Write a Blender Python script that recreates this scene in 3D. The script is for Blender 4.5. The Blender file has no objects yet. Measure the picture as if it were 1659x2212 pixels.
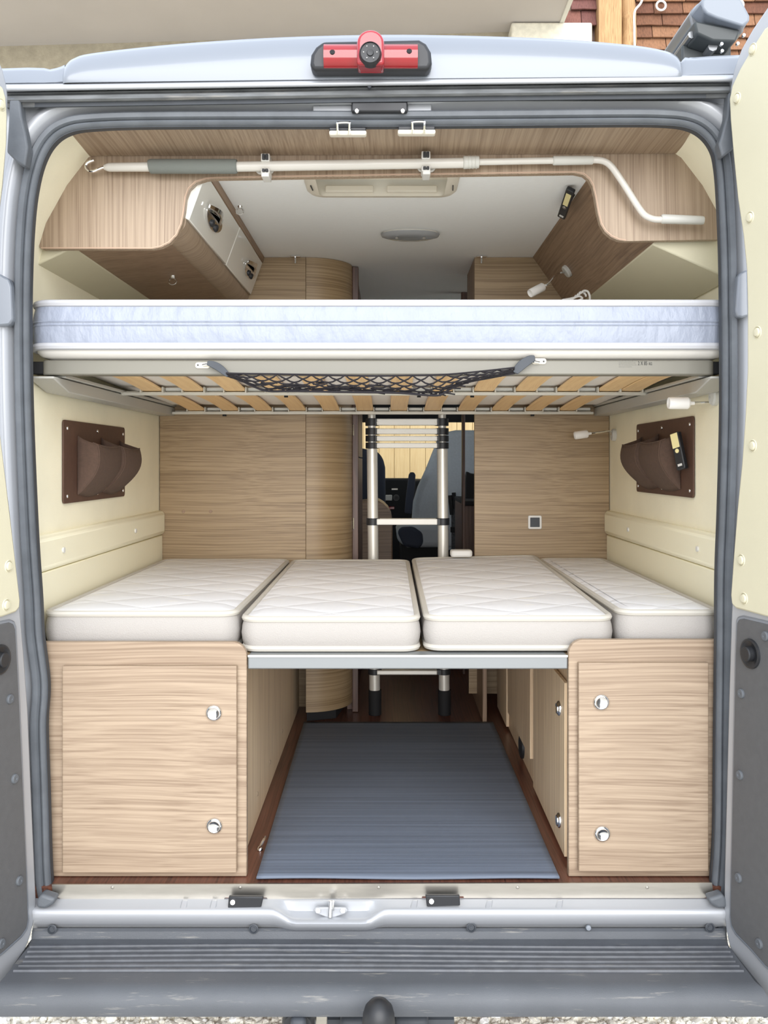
import bpy, bmesh, math, random
from mathutils import Vector, Matrix
random.seed(7)
S = bpy.context.scene
COL = S.collection
PI = math.pi

# ------------------------------------------------------------------ camera
cam = bpy.data.cameras.new('camera')
cam.sensor_width = 36.0
cam.lens = 2000.0 / 2212.0 * 36.0
cam.shift_x = -10.5 / 2212.0
cam.shift_y = -106.0 / 2212.0
cam.clip_start = 0.05
cam.clip_end = 200
cam_o = bpy.data.objects.new('camera', cam)
cam_o.location = (0, 0, 1.5)
cam_o.rotation_euler = (PI / 2, 0, 0)
COL.objects.link(cam_o)
S.camera = cam_o

# ------------------------------------------------------------------ sky, sun, exposure
w = bpy.data.worlds.new('overcast_sky')
S.world = w
w.use_nodes = True
nt = w.node_tree
bg = nt.nodes['Background']
tc = nt.nodes.new('ShaderNodeTexCoord')
sx = nt.nodes.new('ShaderNodeSeparateXYZ')
rp = nt.nodes.new('ShaderNodeValToRGB')
nt.links.new(tc.outputs['Generated'], sx.inputs[0])
nt.links.new(sx.outputs['Z'], rp.inputs[0])
rp.color_ramp.elements[0].position = 0.0
rp.color_ramp.elements[0].color = (0.90, 0.93, 1.0, 1)
rp.color_ramp.elements[1].position = 0.6
rp.color_ramp.elements[1].color = (0.80, 0.88, 1.0, 1)
nt.links.new(rp.outputs[0], bg.inputs[0])
bg.inputs[1].default_value = 0.9
sun = bpy.data.lights.new('sun', 'SUN')
sun.energy = 1.9
sun.angle = math.radians(60)
sun.color = (1.0, 0.985, 0.965)
sun_o = bpy.data.objects.new('sun', sun)
sun_o.rotation_euler = (math.radians(70), 0, math.radians(6))
sun_o.location = (0, -4, 6)
COL.objects.link(sun_o)
S.view_settings.view_transform = 'Standard'
S.view_settings.look = 'None'
S.view_settings.gamma = 1.0
S.view_settings.use_curve_mapping = False
S.view_settings.exposure = 1.1
S.cycles.diffuse_bounces = 8
S.cycles.max_bounces = 14

# ------------------------------------------------------------------ measuring
def P(px, py, Y):
    """a point seen at (px, py) in the photograph, Y metres away"""
    return Vector(((px - 840) * Y / 2000.0, Y, 1.5 - (py - 1000) * Y / 2000.0))
def X(px, Y): return (px - 840) * Y / 2000.0
def Z(py, Y): return 1.5 - (py - 1000) * Y / 2000.0

def lin(c):
    c = c / 255.0
    return c / 12.92 if c <= 0.04045 else ((c + 0.055) / 1.055) ** 2.4
def rgb(r, g, b): return (lin(r), lin(g), lin(b), 1.0)

# ------------------------------------------------------------------ materials
def mat(name, col, rough=0.6, metal=0.0, noise=0.0, nscale=30.0, bump=0.0, bscale=200.0, spec=0.5,
        coat=0.0, trans=0.0, emit=None, stretch=(1, 1, 1), sheen=0.0, alpha=1.0):
    m = bpy.data.materials.new(name)
    m.use_nodes = True
    n, l = m.node_tree.nodes, m.node_tree.links
    b = n['Principled BSDF']
    b.inputs['Base Color'].default_value = col
    b.inputs['Roughness'].default_value = rough
    b.inputs['Metallic'].default_value = metal
    b.inputs['Specular IOR Level'].default_value = spec
    b.inputs['Coat Weight'].default_value = coat
    b.inputs['Coat Roughness'].default_value = 0.1
    b.inputs['Transmission Weight'].default_value = trans
    b.inputs['Sheen Weight'].default_value = sheen
    b.inputs['Alpha'].default_value = alpha
    if emit:
        b.inputs['Emission Color'].default_value = emit[0]
        b.inputs['Emission Strength'].default_value = emit[1]
    t = n.new('ShaderNodeTexCoord')
    mp = n.new('ShaderNodeMapping')
    mp.inputs['Scale'].default_value = stretch
    l.new(t.outputs['Object'], mp.inputs[0])
    if noise:
        nz = n.new('ShaderNodeTexNoise')
        nz.inputs['Scale'].default_value = nscale
        nz.inputs['Detail'].default_value = 6
        l.new(mp.outputs[0], nz.inputs[0])
        r = n.new('ShaderNodeValToRGB')
        d = noise
        r.color_ramp.elements[0].position = 0.3
        r.color_ramp.elements[1].position = 0.7
        r.color_ramp.elements[0].color = tuple(max(0, c * (1 - d)) for c in col[:3]) + (1,)
        r.color_ramp.elements[1].color = tuple(min(1, c * (1 + d)) for c in col[:3]) + (1,)
        l.new(nz.outputs[0], r.inputs[0])
        l.new(r.outputs[0], b.inputs['Base Color'])
    if bump:
        n2 = n.new('ShaderNodeTexNoise')
        n2.inputs['Scale'].default_value = bscale
        n2.inputs['Detail'].default_value = 4
        l.new(mp.outputs[0], n2.inputs[0])
        bp = n.new('ShaderNodeBump')
        bp.inputs['Strength'].default_value = bump
        bp.inputs['Distance'].default_value = 0.01
        l.new(n2.outputs[0], bp.inputs['Height'])
        l.new(bp.outputs[0], b.inputs['Normal'])
    return m

def wood(name, light, dark, axis, rough=0.45, freq=1.0, contrast=1.0, off=0.0):
    m = bpy.data.materials.new(name)
    m.use_nodes = True
    n, l = m.node_tree.nodes, m.node_tree.links
    b = n['Principled BSDF']
    b.inputs['Roughness'].default_value = rough
    t0 = n.new('ShaderNodeTexCoord')
    wz = n.new('ShaderNodeTexNoise'); wz.inputs['Scale'].default_value = 2.6 * freq; wz.inputs['Detail'].default_value = 0
    l.new(t0.outputs['Object'], wz.inputs[0])
    wm = n.new('ShaderNodeVectorMath'); wm.operation = 'MULTIPLY_ADD'
    l.new(wz.outputs['Color'], wm.inputs[0]); wm.inputs[1].default_value = (.022, .022, .022)
    l.new(t0.outputs['Object'], wm.inputs[2])
    class t: outputs = {'Object': wm.outputs[0]}
    def noise(sl, sa, detail, dist=0.0):
        mp = n.new('ShaderNodeMapping')
        sc = [sa * freq] * 3
        if axis == 'h': sc = [sl * freq, sl * freq, sa * freq]       # grain level in every upright face
        elif axis == 'p': sc = [sl * freq, sa * freq, sl * freq]     # grain across the van
        else: sc['xyz'.index(axis)] = sl * freq
        mp.inputs['Scale'].default_value = sc
        mp.inputs['Location'].default_value = (off, off * 1.7, off * 0.6)
        l.new(t.outputs['Object'], mp.inputs[0])
        z = n.new('ShaderNodeTexNoise')
        z.inputs['Scale'].default_value = 1.0
        z.inputs['Detail'].default_value = detail
        z.inputs['Distortion'].default_value = dist
        l.new(mp.outputs[0], z.inputs[0])
        return z.outputs[0]
    a = noise(0.9, 24, 4, 0.4)      # broad bands
    c = noise(4, 420, 4)            # fine grain
    e = noise(1.5, 190, 3, 0.2)      # lines
    def ramp(src, p0, p1):
        mr = n.new('ShaderNodeMapRange')
        mr.inputs['From Min'].default_value = p0
        mr.inputs['From Max'].default_value = p1
        l.new(src, mr.inputs[0])
        return mr.outputs[0]
    def mul(x, k):
        q = n.new('ShaderNodeMath'); q.operation = 'MULTIPLY'
        l.new(x, q.inputs[0]); q.inputs[1].default_value = k
        return q.outputs[0]
    def add(x, y):
        q = n.new('ShaderNodeMath'); q.operation = 'ADD'
        l.new(x, q.inputs[0]); l.new(y, q.inputs[1])
        return q.outputs[0]
    f = add(add(mul(ramp(a, 0.3, 0.7), 0.26), mul(ramp(c, 0.3, 0.7), 0.30)), mul(ramp(e, 0.30, 0.60), 0.44))
    cr = n.new('ShaderNodeValToRGB')
    cr.color_ramp.elements[0].position = 0.5 - 0.33 / contrast
    cr.color_ramp.elements[1].position = 0.5 + 0.30 / contrast
    cr.color_ramp.elements[0].color = dark
    cr.color_ramp.elements[1].color = light
    l.new(f, cr.inputs[0])
    l.new(cr.outputs[0], b.inputs['Base Color'])
    bp = n.new('ShaderNodeBump')
    bp.inputs['Strength'].default_value = 0.08
    bp.inputs['Distance'].default_value = 0.002
    l.new(f, bp.inputs['Height'])
    l.new(bp.outputs[0], b.inputs['Normal'])
    return m

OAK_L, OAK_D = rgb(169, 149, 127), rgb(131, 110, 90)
BRN_L, BRN_D = rgb(156, 130, 106), rgb(112, 90, 72)
M = {}
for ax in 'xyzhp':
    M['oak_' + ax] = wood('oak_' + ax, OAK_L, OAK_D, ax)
    M['paleoak_' + ax] = wood('lit_oak_' + ax, rgb(238, 214, 180), rgb(204, 176, 142), ax)  # the same oak with light painted in, for the dim tunnel sides
    M['walnut_' + ax] = wood('walnut_' + ax, BRN_L, BRN_D, ax, contrast=0.9)
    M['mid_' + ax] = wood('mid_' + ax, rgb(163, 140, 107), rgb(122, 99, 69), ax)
M['edge'] = mat('edge_banding', rgb(182, 154, 132), 0.5)
M['darkwood'] = wood('dark_wood', rgb(108, 82, 70), rgb(70, 52, 46), 'z')
M['floorwood'] = wood('floor_wood', rgb(116, 74, 58), rgb(68, 42, 34), 'y', rough=0.3)
M['pine'] = wood('pine', rgb(200, 174, 128), rgb(175, 143, 97), 'z', contrast=0.8)
M['ply'] = wood('beech', rgb(244, 210, 158), rgb(228, 188, 134), 'y', contrast=0.8)
M['sawn'] = wood('sawn_timber', rgb(184, 148, 104), rgb(136, 102, 66), 'z', rough=0.8)
M['cream'] = mat('cream_trim', rgb(209, 203, 177), 0.55, noise=0.02, nscale=6, bump=0.06, bscale=500)
M['creamwall'] = mat('cream_wall', rgb(247, 241, 215), 0.7, noise=0.03, nscale=9, bump=0.08, bscale=300)
M['creamledge'] = mat('cream_ledge', rgb(243, 237, 210), 0.6, bump=0.06, bscale=500)
M['greyrail'] = mat('grey_rail', rgb(176, 174, 166), 0.5)
M['ivory'] = mat('ivory_plastic', rgb(222, 215, 200), 0.45)
M['offwhite'] = mat('offwhite_paint', rgb(204, 201, 190), 0.35)
M['gloss'] = mat('gloss_white', rgb(238, 237, 230), 0.08, coat=0.5)
M['silver'] = mat('silver_paint', rgb(173, 175, 179), 0.36, 0.2, noise=0.02, nscale=5, coat=0.3)
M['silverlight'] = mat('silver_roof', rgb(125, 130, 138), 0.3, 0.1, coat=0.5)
M['rubber'] = mat('rubber', rgb(94, 98, 103), 0.55, noise=0.15, nscale=18, bump=0.05, bscale=120)
M['rubberdark'] = mat('rubber_dark', rgb(60, 64, 70), 0.6, noise=0.1, nscale=25)
M['dusty'] = mat('dusty_rubber', rgb(104, 106, 107), 0.75, noise=0.3, nscale=14, stretch=(1, 4, 4))
M['bumper'] = mat('bumper_plastic', rgb(82, 85, 90), 0.5, noise=0.08, nscale=10, bump=0.15, bscale=700)
M['bumperrib'] = mat('bumper_rib', rgb(78, 81, 87), 0.4, noise=0.2, nscale=40)
M['doordark'] = mat('door_panel_dark', rgb(90, 90, 91), 0.7, noise=0.05, nscale=60, bump=0.2, bscale=900)
M['black'] = mat('black_plastic', rgb(38, 39, 42), 0.45)
M['blackmatte'] = mat('black_matte', rgb(24, 24, 26), 0.8)
M['steel'] = mat('brushed_steel', rgb(186, 181, 172), 0.3, 0.9, noise=0.05, nscale=20, stretch=(1, 8, 8))
M['chrome'] = mat('chrome', rgb(232, 232, 232), 0.06, 1.0)
M['alu'] = mat('aluminium', rgb(226, 222, 212), 0.35, 0.35)
M['beam'] = mat('beam_alu', rgb(132, 135, 136), 0.4, 0.3)
M['white'] = mat('white_plastic', rgb(214, 212, 207), 0.4)
M['poleWhite'] = mat('white_tube', rgb(208, 204, 196), 0.3)
M['foam'] = mat('grey_foam', rgb(118, 122, 117), 0.9, bump=0.2, bscale=900)
M['greycap'] = mat('grey_cap', rgb(198, 197, 190), 0.45)
M['red'] = mat('red_lens', rgb(142, 5, 15), 0.12, coat=0.8)
M['redlight'] = mat('red_dome', rgb(152, 16, 30), 0.12, coat=0.8)
M['ticking'] = mat('mattress_side', rgb(167, 162, 157), 0.85, bump=0.25, bscale=420)
M['piping'] = mat('piping', rgb(190, 185, 175), 0.7)
M['whitepipe'] = mat('white_piping', rgb(182, 182, 185), 0.7)
M['satin'] = mat('satin', rgb(145, 151, 165), 0.38, noise=0.05, nscale=14, bump=0.7, bscale=20, spec=0.45, stretch=(1.5, 1.5, 0.8))
M['underm'] = mat('mattress_under', rgb(226, 222, 215), 0.85)
M['felt'] = mat('brown_felt', rgb(88, 69, 58), 0.95, noise=0.1, nscale=120, bump=0.2, bscale=700)
M['leather'] = mat('brown_leather', rgb(84, 59, 47), 0.6, noise=0.1, nscale=60)
M['mat'] = mat('mat_rubber', rgb(108, 117, 132), 0.62, noise=0.22, nscale=3.0, bump=0.15, bscale=26, stretch=(0.35, 34, 1))
M['ceil'] = mat('ceiling_fabric', rgb(250, 252, 252), 0.85, noise=0.02, nscale=60, bump=0.12, bscale=220, stretch=(1, 4, 1))
M['frost'] = mat('frosted_shade', rgb(236, 234, 230), 0.5)
M['led'] = mat('led_strip', rgb(238, 226, 168), 0.4)
M['lampglass'] = mat('lamp_glass', rgb(176, 178, 180), 0.12, 0.1, alpha=0.75)
M['seat'] = mat('seat_fabric', rgb(186, 194, 202), 0.8, noise=0.05, nscale=90)
M['seatlight'] = mat('seat_fabric_light', rgb(176, 182, 188), 0.8)
M['navy'] = mat('seat_dark', rgb(52, 58, 72), 0.85)
M['soffit'] = mat('soffit_paint', rgb(184, 178, 172), 0.8, noise=0.03, nscale=1.5)
M['plaster'] = mat('plaster', rgb(156, 147, 126), 0.95, noise=0.12, nscale=14, bump=0.6, bscale=60)
M['plasterlight'] = mat('plaster_light', rgb(214, 208, 188), 0.95, noise=0.1, nscale=20, bump=0.5, bscale=60)
for i, c in enumerate([(118, 82, 58), (104, 70, 50), (128, 92, 66), (96, 62, 46)]):
    k = rgb(*c)
    M['shingle%d' % i] = wood('shingle%d' % i, tuple(min(1, v * 1.25) for v in k[:3]) + (1,), tuple(v * 0.75 for v in k[:3]) + (1,), 'z', rough=0.9, freq=0.5)
for i, c in enumerate([(116, 76, 66), (102, 66, 60)]):
    k = rgb(*c)
    M['tile%d' % i] = wood('tile%d' % i, tuple(min(1, v * 1.2) for v in k[:3]) + (1,), tuple(v * 0.8 for v in k[:3]) + (1,), 'z', rough=0.9, freq=0.5)
M['awn'] = mat('awning_paint', rgb(120, 122, 124), 0.28, 0.5)
M['awncap'] = mat('awning_cap', rgb(128, 134, 142), 0.4)
M['awndark'] = mat('awning_bracket', rgb(58, 62, 62), 0.45)
M['ground'] = mat('gravel_ground', rgb(224, 219, 207), 0.95, noise=0.25, nscale=60, bump=0.8, bscale=90)
for i, c in enumerate([(242, 238, 226), (230, 225, 212), (204, 198, 186), (250, 247, 240)]):
    M['stone%d' % i] = mat('stone%d' % i, rgb(*c), 0.9, noise=0.12, nscale=50)
M['railwhite'] = mat('rail_white', rgb(121, 118, 108), 0.4)
M['rungwhite'] = mat('rung_white', rgb(252, 250, 242), 0.4)
M['glass'] = mat('window_glass', (1, 1, 1, 1), 0.0, trans=1.0, spec=0.3)
M['print'] = mat('print_black', rgb(52, 52, 50), 0.7)
M['printgrey'] = mat('print_grey', rgb(120, 118, 110), 0.7)
M['net'] = mat('net_cord', rgb(28, 24, 29), 0.8)
M['belt'] = mat('belt_web', rgb(70, 72, 76), 0.8, noise=0.5, nscale=150)

def scuff(m, colr, scale, lo, hi, rough=.8):
    n, l = m.node_tree.nodes, m.node_tree.links
    b = n['Principled BSDF']; t = n.new('ShaderNodeTexCoord')
    mp = n.new('ShaderNodeMapping'); mp.inputs['Scale'].default_value = scale; l.new(t.outputs['Object'], mp.inputs[0])
    z = n.new('ShaderNodeTexNoise'); z.inputs['Scale'].default_value = 1; z.inputs['Detail'].default_value = 9; z.inputs['Roughness'].default_value = .65
    l.new(mp.outputs[0], z.inputs[0])
    r = n.new('ShaderNodeMapRange'); r.inputs['From Min'].default_value = lo; r.inputs['From Max'].default_value = hi; l.new(z.outputs[0], r.inputs[0])
    mx = n.new('ShaderNodeMix'); mx.data_type = 'RGBA'; l.new(r.outputs[0], mx.inputs[0])
    src = b.inputs['Base Color'].links
    if src: l.new(src[0].from_socket, mx.inputs[6])
    else: mx.inputs[6].default_value = b.inputs['Base Color'].default_value
    mx.inputs[7].default_value = colr
    l.new(mx.outputs[2], b.inputs['Base Color'])
scuff(M['bumper'], rgb(150, 146, 138), (9, 60, 120), .60, .78)
scuff(M['bumperrib'], rgb(136, 135, 132), (7, 90, 90), .60, .78)
scuff(M['dusty'], rgb(142, 138, 130), (6, 60, 60), .58, .75)
# quilted top cloth of the lower mattresses
def quilt():
    m = mat('quilted_ticking', rgb(227, 227, 229), 0.6)
    n, l = m.node_tree.nodes, m.node_tree.links
    b = n['Principled BSDF']
    t = n.new('ShaderNodeTexCoord')
    hs = []
    for ang in (0.6, -0.6):
        mp = n.new('ShaderNodeMapping'); mp.inputs['Rotation'].default_value = (0, 0, ang)
        l.new(t.outputs['Object'], mp.inputs[0])
        wv = n.new('ShaderNodeTexWave'); wv.inputs['Scale'].default_value = 2.2
        wv.bands_direction = 'Y'
        l.new(mp.outputs[0], wv.inputs[0])
        pw = n.new('ShaderNodeMath'); pw.operation = 'POWER'; pw.inputs[1].default_value = 0.25
        l.new(wv.outputs['Fac'], pw.inputs[0]); hs.append(pw.outputs[0])
    mn = n.new('ShaderNodeMath'); mn.operation = 'MINIMUM'
    l.new(hs[0], mn.inputs[0]); l.new(hs[1], mn.inputs[1])
    bp = n.new('ShaderNodeBump'); bp.inputs['Strength'].default_value = 0.35; bp.inputs['Distance'].default_value = 0.01
    l.new(mn.outputs[0], bp.inputs['Height']); l.new(bp.outputs[0], b.inputs['Normal'])
    mp = n.new('ShaderNodeMapping'); mp.inputs['Scale'].default_value = (7, 34, 1); mp.inputs['Rotation'].default_value = (0, 0, 0.35)
    l.new(t.outputs['Object'], mp.inputs[0])
    nz = n.new('ShaderNodeTexNoise'); nz.inputs['Scale'].default_value = 1.0; nz.inputs['Detail'].default_value = 1
    l.new(mp.outputs[0], nz.inputs[0])
    r = n.new('ShaderNodeValToRGB')
    r.color_ramp.elements[0].position = 0.70; r.color_ramp.elements[0].color = rgb(227, 227, 229)
    r.color_ramp.elements[1].position = 0.74; r.color_ramp.elements[1].color = rgb(240, 238, 230)
    l.new(nz.outputs[0], r.inputs[0]); l.new(r.outputs[0], b.inputs['Base Color'])
    return m
M['quilt'] = quilt()

# ------------------------------------------------------------------ mesh builder
class MB:
    def __init__(s): s.v, s.f = [], []
    def add(s, vs, fs):
        o = len(s.v); s.v += [Vector(p) for p in vs]; s.f += [[i + o for i in f] for f in fs]; return s
    def box(s, x0, x1, y0, y1, z0, z1):
        return s.add([(x0, y0, z0), (x1, y0, z0), (x1, y1, z0), (x0, y1, z0), (x0, y0, z1), (x1, y0, z1), (x1, y1, z1), (x0, y1, z1)],
                     [[3, 2, 1, 0], [4, 5, 6, 7], [0, 1, 5, 4], [1, 2, 6, 5], [2, 3, 7, 6], [3, 0, 4, 7]])
    def prism(s, a, b):
        """a, b: two matching closed outlines (3-D points)"""
        n = len(a)
        return s.add(list(a) + list(b), [list(range(n)), list(range(2 * n - 1, n - 1, -1))] +
                     [[i, i + n, (i + 1) % n + n, (i + 1) % n] for i in range(n)])
    def prism_y(s, pts, y0, y1): return s.prism([(x, y0, z) for x, z in pts], [(x, y1, z) for x, z in pts])
    def prism_x(s, pts, x0, x1): return s.prism([(x0, y, z) for y, z in pts], [(x1, y, z) for y, z in pts])
    def prism_z(s, pts, z0, z1): return s.prism([(x, y, z0) for x, y in pts], [(x, y, z1) for x, y in pts])
    def loft(s, rings, closed=True, cap=True):
        n = len(rings[0]); vs = [p for r in rings for p in r]; fs = []
        for k in range(len(rings) - 1):
            for i in range(n if closed else n - 1):
                j = (i + 1) % n
                fs.append([k * n + i, k * n + j, (k + 1) * n + j, (k + 1) * n + i])
        if cap and closed:
            fs.append(list(range(n - 1, -1, -1))); fs.append([(len(rings) - 1) * n + i for i in range(n)])
        return s.add(vs, fs)
    def tube(s, path, r, n=8, cap=True):
        path = [Vector(p) for p in path]; rr = r if isinstance(r, (list, tuple)) else [r] * len(path)
        rings = []; up = None
        for i, p in enumerate(path):
            t = (path[min(i + 1, len(path) - 1)] - path[max(i - 1, 0)]).normalized()
            if up is None:
                up = Vector((0, 0, 1)) if abs(t.z) < 0.9 else Vector((1, 0, 0))
            a = t.cross(up).normalized(); b = a.cross(t).normalized(); up = b
            rings.append([p + (a * math.cos(2 * PI * k / n) + b * math.sin(2 * PI * k / n)) * rr[i] for k in range(n)])
        return s.loft(rings, True, cap)
    def ring(s, path, r, n=6):
        path = [Vector(p) for p in path]; N = len(path); rings = []; 
        nrm = Vector((0, 0, 0))
        for i in range(N): nrm += path[i].cross(path[(i + 1) % N])
        nrm.normalize()
        for i in range(N):
            t = (path[(i + 1) % N] - path[i - 1]).normalized(); a = t.cross(nrm).normalized()
            rings.append([path[i] + (a * math.cos(2 * PI * k / n) + nrm * math.sin(2 * PI * k / n)) * r for k in range(n)])
        return s.loft(rings + [rings[0]], True, False)
    def lathe(s, c, ax, prof, n=20):
        c, ax = Vector(c), Vector(ax).normalized()
        a = ax.cross(Vector((0, 0, 1)) if abs(ax.z) < 0.9 else Vector((1, 0, 0))).normalized(); b = ax.cross(a)
        return s.loft([[c + ax * h + (a * math.cos(2 * PI * k / n) + b * math.sin(2 * PI * k / n)) * max(r, 1e-5) for k in range(n)] for r, h in prof])
    def cyl(s, p0, p1, r, n=12): return s.tube([p0, p1], r, n)
    def grid(s, fn, nu, nv):
        vs = [fn(i / nu, j / nv) for j in range(nv + 1) for i in range(nu + 1)]
        return s.add(vs, [[j * (nu + 1) + i, j * (nu + 1) + i + 1, (j + 1) * (nu + 1) + i + 1, (j + 1) * (nu + 1) + i] for j in range(nv) for i in range(nu)])

def root_loc(p):
    v = Vector((0, 0, 0))
    while p: v += p.location; p = p.parent
    return v
def obj(name, mb, m, parent=None, bevel=0.0, seg=2, smooth=True, ang=35, solid=0.0, label=None, sub=0):
    off = root_loc(parent)
    me = bpy.data.meshes.new(name)
    me.from_pydata([p - off for p in mb.v], [], mb.f)
    me.materials.append(M[m] if isinstance(m, str) else m)
    bm = bmesh.new(); bm.from_mesh(me); bmesh.ops.recalc_face_normals(bm, faces=bm.faces); bm.to_mesh(me); bm.free()
    if smooth:
        me.polygons.foreach_set('use_smooth', [True] * len(me.polygons))
        me.set_sharp_from_angle(angle=math.radians(ang))
    o = bpy.data.objects.new(name, me); COL.objects.link(o)
    if parent: o.parent = parent
    if solid:
        q = o.modifiers.new('solid', 'SOLIDIFY'); q.thickness = solid; q.offset = 0
    if bevel:
        q = o.modifiers.new('bevel', 'BEVEL'); q.width = bevel; q.segments = seg; q.limit_method = 'ANGLE'; q.angle_limit = math.radians(ang)
    if sub:
        q = o.modifiers.new('sub', 'SUBSURF'); q.levels = sub; q.render_levels = sub
    if label: o['label'] = label
    return o
def tag(o, label, cat, group=None):
    o['label'] = label; o['category'] = cat
    if group: o['group'] = group
    return o
def thing(name, label, cat, loc=(0, 0, 0), group=None):
    o = bpy.data.objects.new(name, None); o.empty_display_size = 0.05; o.location = loc; COL.objects.link(o)
    return tag(o, label, cat, group)
def structure(name, mb, m, label, **k):
    o = obj(name, mb, m, **k); o['kind'] = 'structure'; o['label'] = label; o['category'] = 'setting'; return o
def dup(o, loc, parent=None):
    c = o.copy(); COL.objects.link(c); c.location = loc; c.parent = parent or o.parent; return c
def rrect(x0, x1, y0, y1, r, n=6, corners=(1, 1, 1, 1)):
    """rounded rectangle outline, corners ordered x0y0, x1y0, x1y1, x0y1"""
    out = []
    for k, (cx, cy, a0) in enumerate(((x0, y0, PI), (x1, y0, 1.5 * PI), (x1, y1, 0), (x0, y1, .5 * PI))):
        if not corners[k]:
            out.append((cx, cy)); continue
        ox, oy = cx + (r if cx == x0 else -r), cy + (r if cy == y0 else -r)
        for i in range(n + 1):
            a = a0 + .5 * PI * i / n
            out.append((ox + r * math.cos(a), oy + r * math.sin(a)))
    return out
def smoothpath(pts, per=6):
    out = []
    for i in range(len(pts) - 1):
        p0, p1, p2, p3 = (Vector(pts[max(0, min(len(pts) - 1, k))]) for k in (i - 1, i, i + 1, i + 2))
        for j in range(per):
            t = j / per
            out.append(0.5 * ((2 * p1) + (p2 - p0) * t + (2 * p0 - 5 * p1 + 4 * p2 - p3) * t * t + (3 * p1 - p0 - 3 * p2 + p3) * t ** 3))
    out.append(Vector(pts[-1])); return out
def interp(pts, x):
    if x <= pts[0][0]: return pts[0][1]
    for a, b in zip(pts, pts[1:]):
        if x <= b[0]: return a[1] + (b[1] - a[1]) * (x - a[0]) / (b[0] - a[0])
    return pts[-1][1]

FL = 0.592      # van floor height
CE = 2.216      # ceiling height


# thin clear pane: fresnel mix of mirror and see-through
def pane():
    m = bpy.data.materials.new('clear_pane'); m.use_nodes = True
    n, l = m.node_tree.nodes, m.node_tree.links
    n.remove(n['Principled BSDF'])
    fr = n.new('ShaderNodeFresnel'); fr.inputs[0].default_value = 1.45
    tr = n.new('ShaderNodeBsdfTransparent'); tr.inputs[0].default_value = (0.94, 0.96, 0.95, 1)
    gl = n.new('ShaderNodeBsdfGlossy'); gl.inputs['Roughness'].default_value = 0.02
    mx = n.new('ShaderNodeMixShader')
    l.new(fr.outputs[0], mx.inputs[0]); l.new(tr.outputs[0], mx.inputs[1]); l.new(gl.outputs[0], mx.inputs[2])
    l.new(mx.outputs[0], n['Material Output'].inputs[0])
    return m
M['pane'] = pane()

# ================================================================== GROUND AND HOUSE
g = structure('ground', MB().box(-14, 14, -8, 16, -0.06, 0), 'ground', 'pale gravel yard under and around the van')
gs = []
for k in range(4):
    mb = MB(); rn = random.Random(k)
    mb.lathe((0, 0, 0), (0.3 * rn.random(), 0.2, 1), [(0, -0.7), (.75, -.45), (1, 0), (.7, .5), (0, .72)], 7)
    mb.v = [v * (0.8 + 0.4 * rn.random()) for v in mb.v]
    gs.append(obj('stone', mb, 'stone%d' % k, g, smooth=False))
rn = random.Random(3)
first = [True] * 4
for k in range(280):
    px = rn.uniform(0, 1659); Y = rn.uniform(2.44, 2.66)
    q = gs[k % 4]
    if first[k % 4]: o = q; first[k % 4] = False
    else: o = q.copy(); COL.objects.link(o); o.parent = g
    r = rn.uniform(0.009, 0.019)
    o.location = (X(px, Y), Y, r * 0.3); o.scale = (r * rn.uniform(.8, 1.4), r * rn.uniform(.7, 1.1), r * rn.uniform(.6, .8))
    o.rotation_euler = (rn.uniform(-.4, .4), rn.uniform(-.4, .4), rn.uniform(0, 6.3))
mb = MB()
for k in range(20000):
    Y = rn.uniform(2.15, 3.0); x = rn.uniform(-1.35, 1.35); r = rn.uniform(0.004, 0.011); a = rn.uniform(0, 6.3)
    h = r * rn.uniform(.7, 1.2); e1, e2 = rn.uniform(.75, 1.25), rn.uniform(.75, 1.25)
    lo_, mi_ = [], []
    for i in range(5):
        t = a + i * 1.2566
        lo_.append((x + r * e1 * math.cos(t), Y + r * e2 * math.sin(t), h * .25))
        mi_.append((x + r * .72 * e1 * math.cos(t + .3), Y + r * .72 * e2 * math.sin(t + .3), h * rn.uniform(.7, .9)))
    bs_ = [(p[0] * .9 + x * .1, p[1] * .9 + Y * .1, -.001) for p in lo_]
    mb.add(bs_ + lo_ + mi_ + [(x, Y, h)], [[i, (i + 1) % 5, (i + 1) % 5 + 5, i + 5] for i in range(5)] + [[i + 5, (i + 1) % 5 + 5, (i + 1) % 5 + 10, i + 10] for i in range(5)] + [[i + 10, (i + 1) % 5 + 10, 15] for i in range(5)])
gr = obj('gravel', mb, 'stone1', smooth=False); gr['kind'] = 'stuff'
tag(gr, 'loose pale gravel lying under the rear of the van', 'gravel')

house = thing('house', 'timber and plaster house with cream eave ahead of the van', 'building', (0, 9.3, 0))
def HY(x): return 9.256 - 0.061 * x
def wallbox(mb, x0, x1, z0, z1, d0, d1):
    return mb.prism([(x0, HY(x0) - d0, z0), (x1, HY(x1) - d0, z0), (x1, HY(x1) - d0, z1), (x0, HY(x0) - d0, z1)],
                    [(x0, HY(x0) + d1, z0), (x1, HY(x1) + d1, z0), (x1, HY(x1) + d1, z1), (x0, HY(x0) + d1, z1)])
obj('wall', wallbox(MB(), -7, 1.9, 3.6, 6.4, 0, .3), 'plaster', house)
obj('wall', wallbox(MB(), 1.9, 7, 0, 6.6, -0.16, .4), 'plaster', house)
obj('wall', wallbox(MB(), -7, 1.9, 0, 3.6, -0.02, .3), 'plaster', house)
for k in range(44):
    x = -3.2 + k * 0.155
    obj('plank', wallbox(MB(), x + .001, x + .154, 0.1, 3.6, .012 + .004 * (k % 2), .018), wood('pine%d' % k, rgb(202, 176, 130), rgb(178, 146, 100), 'z', contrast=.8, off=k * .37) if 16 < k < 32 else 'pine', house, bevel=.003, seg=1)
zs = 5.775
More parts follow.
